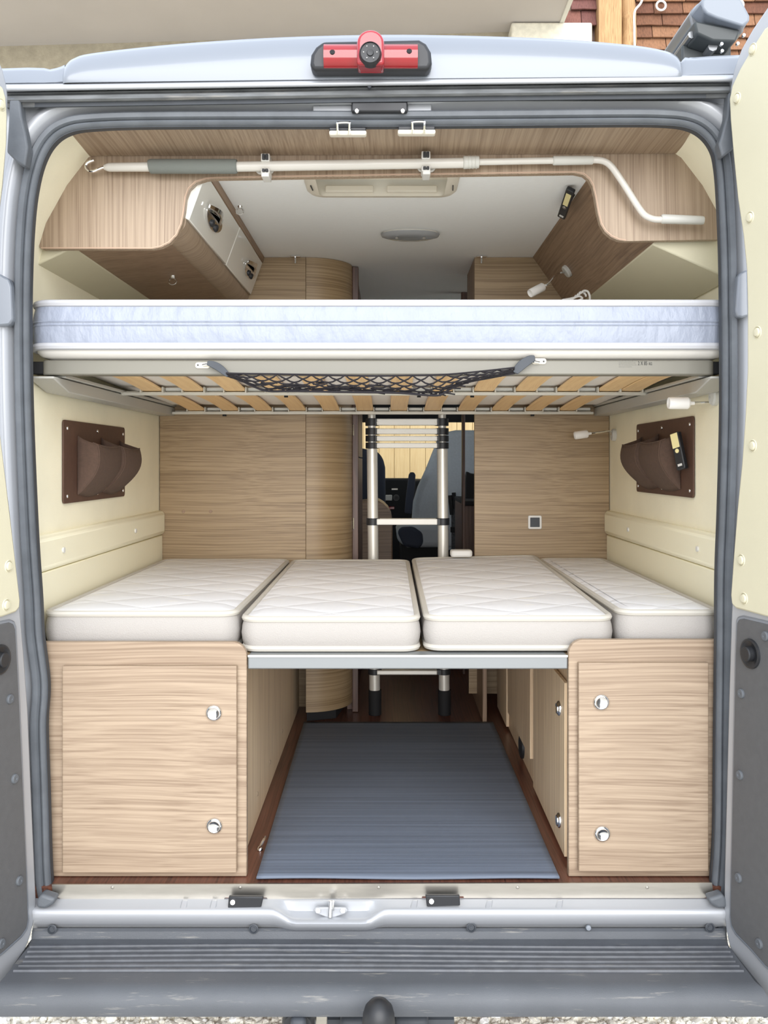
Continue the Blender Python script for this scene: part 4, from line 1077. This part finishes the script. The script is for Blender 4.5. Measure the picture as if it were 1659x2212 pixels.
# ================================================================== OVERHEAD UNITS
ol_ = thing('overhead_locker', 'overhead locker with gloss white flaps and curved oak underside, left of the ceiling', 'locker', (-.6, 2.7, 2.1))
A0, A1 = Vector((-.446, 0, 2.198)), Vector((-.487, 0, 2.086))
nA = Vector((A1.z - A0.z, 0, -(A1.x - A0.x))).normalized()
if nA.x < 0: nA = -nA
def flap(y0, y1):
    q = [A0 + Vector((0, y0, 0)), A0 + Vector((0, y1, 0)), A1 + Vector((0, y1, 0)), A1 + Vector((0, y0, 0))]
    return MB().prism([p + nA * .008 for p in q], [p - nA * .008 for p in q])
fl = [obj('flap', flap(2.222, 2.725), 'gloss', ol_, bevel=.002), obj('flap', flap(2.731, 3.215), 'gloss', ol_, bevel=.002)]
obj('end_panel', MB().prism_y([(-.447, 2.199), (-.488, 2.087), (-.54, 2.056), (-.757, 2.031), (-.76, 2.1), (-.70, 2.205)], 2.2188, 2.2218), 'gloss', ol_)
obj('top_rail', MB().prism_y([(-.432, CE - .001), (-.452, CE - .001), (-.452, 2.196), (-.437, 2.196)], 2.222, 3.215), 'walnut_y', ol_, bevel=.001)
cv = [(-.487, 2.086)] + [(-.487 - .052 + .052 * math.cos(PI / 2 * i / 8), 2.080 - .038 * math.sin(PI / 2 * i / 8)) for i in range(9)]
inn = [(x - .010, z + .012) for x, z in cv]
obj('curved_edge', MB().prism_y(cv + inn[::-1], 2.222, 3.215), 'oak_p', ol_, ang=60)
obj('bottom_board', MB().prism_y([(-.539, 2.042), (-.757, 2.018), (-.757, 2.03), (-.539, 2.054)], 2.222, 3.215), 'walnut_x', ol_)
obj('back_fill', MB().prism_y([(-.455, CE - .002), (-.50, 2.09), (-.545, 2.056), (-.76, 2.034), (-.80, 2.09), (-.74, CE - .002)], 3.205, 3.214), 'walnut_x', ol_)
for f_, y in ((fl[0], 2.42), (fl[1], 3.05)):
    c = A0.lerp(A1, .52) + Vector((0, y, 0)) + nA * .008
    u = Vector((0, 1, 0)); v = (A1 - A0).normalized()
    def L(a_, b_, h): return c + u * a_ + v * b_ + nA * h
    pl_ = [L(.098 * math.cos(2 * PI * i / 20), .026 * math.sin(2 * PI * i / 20), 0) for i in range(20)]
    h = obj('handle', MB().prism(pl_, [p + nA * .006 for p in pl_]), 'chrome', f_, bevel=.002, label='chrome lever handle')
    rings = []
    for i in range(9):
        t = i / 8; s_ = -.108 + .165 * t; hh = .007 + .012 * math.sin(PI * min(1, t * 1.1))
        wd = .008 + .004 * t; yo = -.006 - .007 * math.sin(PI * t)
        rings.append([L(s_, yo - wd, hh), L(s_, yo + wd * .4, hh), L(s_, yo + wd * .4, hh + .005), L(s_, yo - wd, hh + .005)])
    obj('lever', MB().loft(rings, True, True), 'chrome', f_, bevel=.0015)
    for s_ in (-.018, .034):
        obj('button', MB().lathe(L(s_, .014, .006), nA, [(.010, 0), (.010, .004), (.007, .006), (0, .005)], 14), 'black', f_)
bd = thing('overhead_board', 'sloping brown wood board below the right edge of the ceiling', 'panel', (.57, 2.7, 2.1))
obj('board', MB().prism_y([(.50, CE - .001), (.632, 2.026), (.642, 2.034), (.512, CE - .001)], 2.222, 3.215), 'walnut_y', bd)
obj('back_fill', MB().prism_y([(.515, CE - .002), (.64, 2.04), (.80, 2.04), (.70, CE - .002)], 3.205, 3.214), 'walnut_x', bd)

# roof hatch, ceiling lamp
hc = thing('roof_hatch', 'cream framed roof hatch in the ceiling behind the crank pole', 'roof hatch', (-.02, 2.25, CE))
fx0, fx1, fy0, fy1 = X(664, 2.44), X(986, 2.44), 2.221, 2.455
def hframe(r0, z): return rrect(fx0 + r0, fx1 - r0, fy0 + r0, fy1 - r0, max(.005, .05 - r0), 6)
rings = [[Vector((a_, b_, z)) for a_, b_ in hframe(r0, z)] for r0, z in ((0, CE + .001), (.002, CE - .008), (.012, CE - .016), (.034, CE - .018))]
inner = [[Vector((a_, b_, z)) for a_, b_ in rrect(hx0 + .004, hx1 - .004, hy0 + .004, hy1 - .004, .006, 6)] for z in (CE - .016, CE + .05, CE + .115)]
obj('frame', MB().loft(rings + inner, True, False), 'ivory', hc, ang=40)
obj('blind_edge', MB().box(hx0 + .006, hx1 - .006, hy1 - .09, hy1 - .02, CE + .020, CE + .026), 'ivory', hc)
for (a_, b_) in ((-.165, -.04), (-.005, .125)):
    obj('handle_lip', MB().box(a_, b_, hy1 - .024, hy1 - .012, CE - .012, CE + .004), 'ivory', hc, bevel=.002)
obj('dome', MB().box(hx0 - .03, hx1 + .03, hy0 - .03, hy1 + .03, CE + .150, CE + .156), 'pane', hc)
for px in (674, 978):
    obj('slot', MB().prism_z([(X(px - 2, 2.36), 2.33), (X(px, 2.36), 2.33), (X(px + 2, 2.36), 2.37), (X(px, 2.36), 2.37)], CE - .0195, CE - .017), 'print', hc, smooth=False)
cl_ = thing('ceiling_lamp', 'oval smoked glass lamp in the middle of the ceiling', 'lamp', (.065, 2.87, CE))
YL = 2.875
def oval(rx_, ry_, z, n=28): return [Vector((.066 + rx_ * math.cos(2 * PI * i / n), YL + ry_ * math.copysign(abs(math.sin(2 * PI * i / n)) ** 1.0, math.sin(2 * PI * i / n)), z)) for i in range(n)]
obj('base', MB().loft([oval(.086, .046, CE), oval(.086, .046, CE - .006)], True, True), 'alu', cl_)
obj('glass', MB().loft([oval(.092, .055, CE - .006), oval(.088, .052, CE - .014), oval(.07, .042, CE - .019), oval(.03, .02, CE - .021)], True, True), 'lampglass', cl_, ang=60)
for s_ in (-1, 1):
    obj('holder', MB().cyl((.066 + s_ * .042, YL - .02, CE - .002), (.066 + s_ * .042, YL - .03, CE - .025), .005, 10), 'chrome', cl_)

# ================================================================== PARTITIONS
wd = thing('wardrobe', 'light oak wardrobe with a rounded corner behind the left side of the bed', 'wardrobe', (-.5, 3.3, FL))
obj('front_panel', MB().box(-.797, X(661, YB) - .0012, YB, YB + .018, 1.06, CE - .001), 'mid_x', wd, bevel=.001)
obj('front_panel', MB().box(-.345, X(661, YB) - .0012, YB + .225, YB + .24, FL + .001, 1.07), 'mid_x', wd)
Rr = .155; xc = X(661, YB)
cv = [(xc + Rr * math.sin(PI / 2 * i / 12), YB + Rr - Rr * math.cos(PI / 2 * i / 12)) for i in range(13)]
inn = [(xc + (Rr - .018) * math.sin(PI / 2 * i / 12), YB + Rr - (Rr - .018) * math.cos(PI / 2 * i / 12)) for i in range(13)]
obj('curved_corner', MB().prism_z(cv + inn[::-1], FL + .04, CE - .001), 'mid_h', wd, ang=60)
obj('plinth', MB().prism_z([(xc, YB + .03), (xc + .10, YB + .07), (xc + .12, YB + .2), (xc, YB + .3)], FL + .001, FL + .04), 'blackmatte', wd)
for px, py in ((396, 1105), (455, 1105)):
    obj('screw_cap', MB().lathe(P(px, py, YB), (0, -1, 0), [(.006, 0), (.005, .0012), (0, .0015)], 12), 'walnut_x', wd)
obj('jamb', MB().box(xc + Rr, xc + Rr + .022, YB + .15, YB + .19, FL + .001, CE - .001), 'darkwood', wd, bevel=.002, label='dark brown door jamb')
obj('side_panel', MB().box(xc + Rr - .02, xc + Rr + .012, YB + .19, 4.25, FL + .001, 1.52), 'darkwood', wd)
obj('side_panel', MB().box(xc + Rr - .02, xc + Rr + .012, YB + .19, 4.25, 1.525, CE - .001), 'darkwood', wd)
for z in (1.28, 1.62):
    obj('hinge', MB().cyl((xc + Rr + .004, YB + .148, z - .02), (xc + Rr + .004, YB + .148, z + .02), .003, 8), 'chrome', wd)
bc = thing('bathroom_cabinet', 'light oak partition with a socket behind the right side of the bed', 'partition', (.55, 3.3, FL))
xr = X(1025, YB)
obj('front_panel', MB().box(xr, .766, YB, YB + .018, 1.06, CE - .001), 'mid_x', bc, bevel=.001)
obj('front_panel', MB().box(xr, .43, YB + .225, YB + .24, FL + .05, 1.07), 'mid_x', bc)
obj('side_panel', MB().box(xr, xr + .012, YB + .018, YB + .30, 1.72, CE - .001), 'walnut_z', bc, bevel=.001)
obj('side_panel', MB().box(xr + .03, xr + .045, YB + .018, YB + .60, FL + .001, 1.10), 'walnut_z', bc, bevel=.001)
obj('door_frame', MB().box(X(998, 4.0), X(1003.5, 4.0), 3.97, 4.03, FL + .001, 2.1), 'darkwood', bc, bevel=.002, label='dark brown door frame')
obj('low_cupboard', MB().box(X(1003, 4.2), .90, 4.2, 4.80, FL + .001, Z(1092, 4.2)), 'darkwood', bc, bevel=.003)
obj('worktop_edge', MB().box(X(1002, 4.2), .90, 4.18, 4.80, Z(1092, 4.2), Z(1082, 4.2)), 'blackmatte', bc, bevel=.004)
obj('tap', MB().prism_y([(X(a_, 4.5), Z(b_, 4.5)) for a_, b_ in ((1006, 1082), (1005, 1040), (1008, 1018), (1016, 1022), (1030, 1024), (1030, 1082))], 4.48, 4.56), 'blackmatte', bc, bevel=.006)
tag(obj('brown_post', MB().box(X(996, 3.9), X(1018, 3.9), 3.88, 3.92, 1.9, Z(625, 3.9)), 'darkwood', bevel=.006), 'small dark brown block behind the right oak partition, above the upper mattress', 'block')
so = thing('power_socket', 'white framed black socket low on the right oak partition', 'socket', P(1155, 1128, YB))
f0 = [(X(1155, YB) + a_, Z(1128, YB) + b_) for a_, b_ in rrect(-.0235, .0235, -.0235, .0235, .005, 5)]
obj('frame', MB().prism_y(f0, YB - .006, YB), 'white', so, bevel=.0015)
obj('insert', MB().box(X(1155, YB) - .0165, X(1155, YB) + .0165, YB - .0075, YB - .003, Z(1128, YB) - .0165, Z(1128, YB) + .0165), 'rubberdark', so, bevel=.001)

# small fittings
def dring(c, lab, ax=Vector((0, 0, -1)), r=.0105, hang=Vector((0, -.3, -1))):
    t = thing('tie_ring', lab, 'ring', c)
    hang = hang.normalized(); sd_ = ax.cross(hang); sd_ = sd_.normalized() if sd_.length > .1 else Vector((1, 0, 0))
    obj('bracket', MB().lathe(c, ax, [(0, -.002), (.007, -.002), (.006, .003), (.004, .006), (0, .007)], 12), 'chrome', t)
    cc_ = c + ax * .006 + hang * r * .8
    obj('loop', MB().ring([cc_ + sd_ * r * math.cos(2 * PI * i / 20) + hang * r * math.sin(2 * PI * i / 20) for i in range(20)], .0022, 6), 'chrome', t)
dring(Vector((-.415, 2.58, CE - .001)), 'chrome lashing ring on the ceiling beside the white flaps')
dring(Vector((-.616, 2.64, 2.032)), 'chrome lashing ring under the overhead locker')
dring(Vector((-.302, 2.17, FL + .003)), 'chrome lashing ring on the floor at the left of the mat', Vector((0, 0, 1)), .014, Vector((.5, .0, .9)))
for (px, py, lb) in ((638, 557, 'small chrome catch on the ceiling above the rounded oak corner'), (1040, 551, 'small chrome catch on the ceiling above the right oak partition')):
    c = P(px, py, YB - .02); c.z = CE - .001
    t = thing('catch', lb, 'catch', c, 'chrome catches on the ceiling')
    obj('plate', MB().box(c.x - .018, c.x + .018, c.y - .012, c.y + .005, c.z - .004, c.z), 'chrome', t, bevel=.001)
    obj('tongue', MB().box(c.x - .003, c.x + .003, c.y - .004, c.y, c.z - .026, c.z - .003), 'chrome', t, bevel=.001)

# flexible reading lamps
def lamp(lab, base, nrm_, mid, s0, s1, r):
    t = thing('reading_lamp', lab, 'lamp', base, 'flexible reading lamps')
    obj('base', MB().lathe(base, nrm_, [(.021, -.001), (.021, .008), (.018, .012), (0, .013)], 20), 'greycap', t)
    obj('arm', MB().tube(smoothpath([base + nrm_ * .012] + mid + [s0], 6), .0032, 8), 'chrome', t, label='thin chrome gooseneck')
    ax = (s1 - s0).normalized(); ln_ = (s1 - s0).length
    obj('shade', MB().lathe(s0, ax, [(.004, -.012), (.005, -.001), (r * .8, 0), (r, .004), (r, ln_ - .004), (r * .92, ln_), (r * .9, ln_ - .01), (0, ln_ - .012)], 20), 'frost', t, label='frosted white shade')
nb = Vector((-.82, 0, -.57)).normalized()
bpt = Vector((.572, 2.95, 2.114))
lamp('reading lamp with a white shade on the sloping brown board', bpt + nb * .001, nb, [P(1203, 592, 2.9), P(1188, 610, 2.88)], P(1174, 619, 2.88), P(1145, 634, 2.86), .0135)
lamp('reading lamp on the right wall beside the oak partition', Vector((.767, 3.14, 1.595)), Vector((-1, 0, 0)), [P(1318, 931, 3.12), P(1294, 934, 3.1)], P(1270, 937, 3.1), P(1241, 941, 3.1), .0135)
lamp('reading lamp above the right pocket, nearest the rear seal', Vector((.767, 2.17, 1.655)), Vector((-1, 0, 0)), [P(1545, 868, 2.2), P(1520, 870, 2.2)], P(1489, 871, 2.2), P(1444, 870.5, 2.2), .0145)

# work lights
def torch(lab, o_, u, n):
    v = n.cross(u).normalized()
    t = thing('work_light', lab, 'torch', o_, 'black work lights with a yellow strip')
    def q(a0, a1, b0, b1, h0, h1):
        r_ = [(a0, b0), (a1, b0), (a1, b1), (a0, b1)]
        return MB().prism([o_ + u * a_ + v * b_ + n * h0 for a_, b_ in r_], [o_ + u * a_ + v * b_ + n * h1 for a_, b_ in r_])
    return t, q
E0, E1 = P(1231, 413, 2.38), P(1211, 472, 2.56)
uA = (E0 - E1).normalized(); LA = (E0 - E1).length
nBd = Vector((-.45, -.55, -.70)); nBd = (nBd - uA * nBd.dot(uA)).normalized(); ob = E1
t, q = torch('black work light with a yellow strip on the sloping brown board', ob, uA, nBd)
obj('body', q(0, LA, -.0115, .0115, -.012, 0), 'black', t, bevel=.003)
obj('light_strip', q(LA * .50, LA * .90, -.0072, .0072, 0, .0015), 'led', t, bevel=.001, label='yellow light strip')
obj('switch', MB().lathe(ob + uA * LA * .42, nBd, [(.0055, 0), (.005, .002), (0, .0025)], 14), 'steel', t)
obj('maker_mark', q(LA * .06, LA * .12, -.006, .006, 0, .0004), 'white', t)
obj('magnet', MB().tube([ob + uA * LA * .5 - nBd * .010, ob + uA * LA * .5 - nBd * .045], .010, 10), 'black', t)

# felt wall pockets
def pocket(side, xw, ya, yb, za, zb, lab):
    sg = -side     # towards the middle of the van
    t = thing('wall_pocket', lab, 'wall pocket', (xw, (ya + yb) / 2, (za + zb) / 2), 'brown felt pockets on the walls')
    def bk_(y, z, d): return Vector((xw + sg * d, y, z))
    o0 = rrect(ya, yb, za, zb, .01, 4)
    obj('backing', MB().prism([bk_(y, z, .0015) for y, z in o0], [bk_(y, z, .006) for y, z in o0]), 'leather', t, bevel=.001)
    for y in (ya + .025, (ya + yb) / 2, yb - .02):
        for z in (za + .018, zb - .02):
            obj('stud', MB().lathe(bk_(y, z, .006), (sg, 0, 0), [(.005, 0), (.004, .002), (0, .003)], 12), 'chrome', t)
    cuts = ((ya + .095, ya + .295), (ya + .295, ya + .47))
    for k, (a_, b_) in enumerate(cuts):
        zt, zb_ = zb - .040 - .004 * k, za + .020
        dep = .050 + .008 * k
        rings = []
        for i in range(13):          # from the rim down to the base
            s_ = i / 12
            d = .007 + dep * (1 - s_ ** 2.6) * (1 + .18 * math.sin(PI * s_))
            z = zt + (zb_ - zt) * s_
            pts = [bk_(a_ + .002, z + .004 * (1 - s_), .007)]
            for m_ in range(1, 4):      # folded gusset nearest the rear doors
                pts.append(bk_(a_ + .002 + .004 * (m_ % 2) * (1 - s_), z - .020 * (1 - s_) * m_ / 4, .007 + (d - .007) * m_ / 4))
            for m_ in range(9):         # the front
                v = m_ / 8
                pts.append(bk_(a_ + .006 + (b_ - a_ - .010) * v, z - .020 * (1 - s_) - (.005 * (1 - s_) ** 3 + .008 * s_) * math.sin(PI * v), d + .005 * math.sin(PI * v) * (1 - s_)))
            for m_ in range(1, 4):
                pts.append(bk_(b_ - .004, z - .020 * (1 - s_) * (1 - m_ / 4), d + (.007 - d) * m_ / 4))
            pts.append(bk_(b_ - .003, z + .004 * (1 - s_), .007))
            rings.append(pts)
        obj('pocket', MB().loft(rings, False, False), 'felt', t, solid=.003, ang=42)
        obj('hem', MB().tube(rings[0][3:13], .0024, 6), 'felt', t)
        obj('hem', MB().tube([r_[4] for r_ in rings], .0022, 6), 'felt', t)
    return t
pocket(-1, -.80, 2.262, 2.785, 1.400, 1.606, 'brown felt pocket panel on the left cream wall')
pocket(1, .768, 2.32, 2.85, 1.412, 1.618, 'brown felt pocket panel with a torch on the right cream wall')
o2 = P(1463, 1010, 2.36); o2.x = .768 - .015
u2 = (P(1455, 935, 2.42) - P(1463, 1010, 2.36)); u2 = Vector((0, .30, 1)).normalized()
n2 = Vector((-1, -.6, 0)).normalized()
u2 = (u2 - n2 * u2.dot(n2)).normalized()
t, q = torch('black work light with a yellow strip stuck in the right wall pocket', o2, u2, n2)
obj('body', q(-.005, .092, -.014, .014, 0, .014), 'black', t, bevel=.003)
obj('light_strip', q(.052, .090, -.0115, .0115, .014, .0155), 'led', t, bevel=.001, label='yellow light strip')
obj('switch', MB().lathe(o2 + u2 * .044 + n2 * .014, n2, [(.006, 0), (.005, .002), (0, .0025)], 14), 'brass' if 'brass' in M else 'led', t)
obj('maker_mark', q(.004, .010, -.007, .007, .014, .0144), 'white', t)

# ================================================================== LADDER AND CAB
YS = 3.34
ld = thing('ladder', 'telescopic aluminium ladder standing behind the mattresses', 'ladder', P(880, 1560, YS))
ld.location.z = FL
def zz(py): return Z(py, YS)
for (p0, p1, d) in ((803, 810, 1), (955, 960, -1)):
    xa, xb = X(p0, YS), X(p1, YS)
    def xat(z): return xb + (xa - xb) * (z - FL) / (1.66 - FL)
    obj('rail', MB().tube([(xat(FL + .07), YS, FL + .07), (xat(zz(970)), YS, zz(970))], .0195, 18), 'alu', ld)
    obj('rail', MB().tube([(xat(zz(970)), YS, zz(970)), (xat(zz(895)), YS, zz(895))], .014, 16), 'alu', ld)
    obj('foot', MB().cyl((xat(FL), YS, FL + .001), (xat(FL), YS, FL + .09), .023, 16), 'blackmatte', ld, label='black rubber foot')
    for (a_, b_) in ((904, 920), (925, 939), (941, 954), (956, 969), (1119, 1134), (1444, 1456)):
        z0_, z1_ = zz(b_), zz(a_); xm = xat((z0_ + z1_) / 2)
        o_ = MB().cyl((xm, YS, z0_), (xm, YS, z1_), .0235, 18)
        o_.box(min(xm, xm + d * .026), max(xm, xm + d * .026), YS - .02, YS + .02, z0_ + .001, z1_ - .001)
        obj('collar', o_, 'black', ld, bevel=.001, label='black plastic joint')
for (a_, b_) in ((905, 919), (926, 938), (942, 953), (957, 968), (1120, 1133), (1445, 1455)):
    obj('rung', MB().box(X(814, YS), X(944, YS), YS - .024, YS + .018, zz(b_), zz(a_)), 'alu' if a_ == 1445 else 'rungwhite', ld, bevel=.003)
for px in (815, 941):
    obj('rivet', MB().lathe(P(px, 912, YS - .026), (0, -1, 0), [(.003, 0), (.002, .002), (0, .002)], 8), 'alu', ld)

st = thing('driver_seat', 'grey cab seat with a tapering backrest, right of the aisle', 'seat', (.28, 5.0, FL))
YQ = 5.0
bk = [(962, 1190), (893, 1150), (890, 1125), (893, 1085), (903, 1052), (920, 1015), (936, 975), (948, 945), (960, 934), (985, 929), (1040, 929), (1090, 945), (1120, 1000), (1130, 1100), (1120, 1190)]
b2 = [(X(a_, YQ), Z(b_, YQ)) for a_, b_ in bk]
obj('backrest', MB().prism_y(b2, YQ - .02, YQ + .13), 'seat', st, bevel=.035, seg=4)
obj('cushion', MB().prism_y([(X(a_, 4.98), Z(b_, 4.98)) for a_, b_ in ((856, 1150), (862, 1138), (880, 1132), (1090, 1130), (1110, 1150), (1108, 1180), (880, 1182), (858, 1168))], 4.93, 5.45), 'seatlight', st, bevel=.03, seg=4)
obj('side_bolster', MB().prism_y([(X(a_, 4.96), Z(b_, 4.96)) for a_, b_ in ((858, 1148), (866, 1138), (892, 1136), (912, 1150), (914, 1172), (904, 1184), (872, 1178))], 4.9, 5.4), 'navy', st, bevel=.02, seg=3)
obj('plinth', MB().box(.06, .62, 5.0, 5.4, FL + .001, 1.06), 'blackmatte', st, bevel=.01)
ar = [P(892, 1022, 5.08), P(880, 1100, 5.06)]
obj('armrest', MB().prism_y([(X(a_, 4.96), Z(b_, 4.96)) for a_, b_ in ((883, 1024), (887, 1020), (894, 1020), (897, 1026), (896, 1040), (892, 1080), (888, 1110), (874, 1108), (876, 1080))], 4.90, 4.975), 'navy', st, bevel=.012, seg=3, label='dark armrest')
ps = thing('passenger_seat', 'dark cab seat half hidden behind the left ladder rail', 'seat', (-.3, 5.1, FL))
b3 = [(X(a_, 5.1), Z(b_, 5.1)) for a_, b_ in ((640, 1150), (640, 1000), (670, 965), (780, 968), (812, 974), (826, 985), (832, 1010), (833, 1090), (828, 1150))]
obj('backrest', MB().prism_y(b3, 5.08, 5.22), 'navy', ps, bevel=.03, seg=4)
obj('plinth', MB().box(-.55, -.06, 5.1, 5.5, FL + .001, 1.13), 'blackmatte', ps, bevel=.01)
be = thing('bench', 'brown wood bench end beside the aisle in front of the cab', 'bench', (-.06, 4.6, FL))
obj('end_panel', MB().prism_y([(X(a_, 4.5), Z(b_, 4.5)) for a_, b_ in ((770, 1403), (770, 1085), (815, 1080), (828, 1088), (838, 1098), (845, 1112), (848, 1130), (848, 1403))], 4.5, 4.8), 'walnut_x', be, bevel=.006)
sb = thing('seat_belt', 'black and grey seat belt buckles beside the grey seat', 'seat belt', P(980, 1130, 4.85))
YBt = 4.93
obj('buckle', MB().tube([P(972, 1070, YBt), P(976, 1112, YBt)], .011, 8), 'blackmatte', sb)
obj('buckle', MB().tube([P(980, 1064, YBt), P(983, 1100, YBt)], .011, 8), 'blackmatte', sb)
obj('strap', MB().box(X(975, YBt), X(988, YBt), YBt - .004, YBt + .004, Z(1190, YBt), Z(1100, YBt)), 'belt', sb, label='woven grey strap')
obj('guide', MB().box(X(973, YBt), X(990, YBt), YBt - .012, YBt + .008, Z(1150, YBt), Z(1138, YBt)), 'blackmatte', sb, bevel=.003)
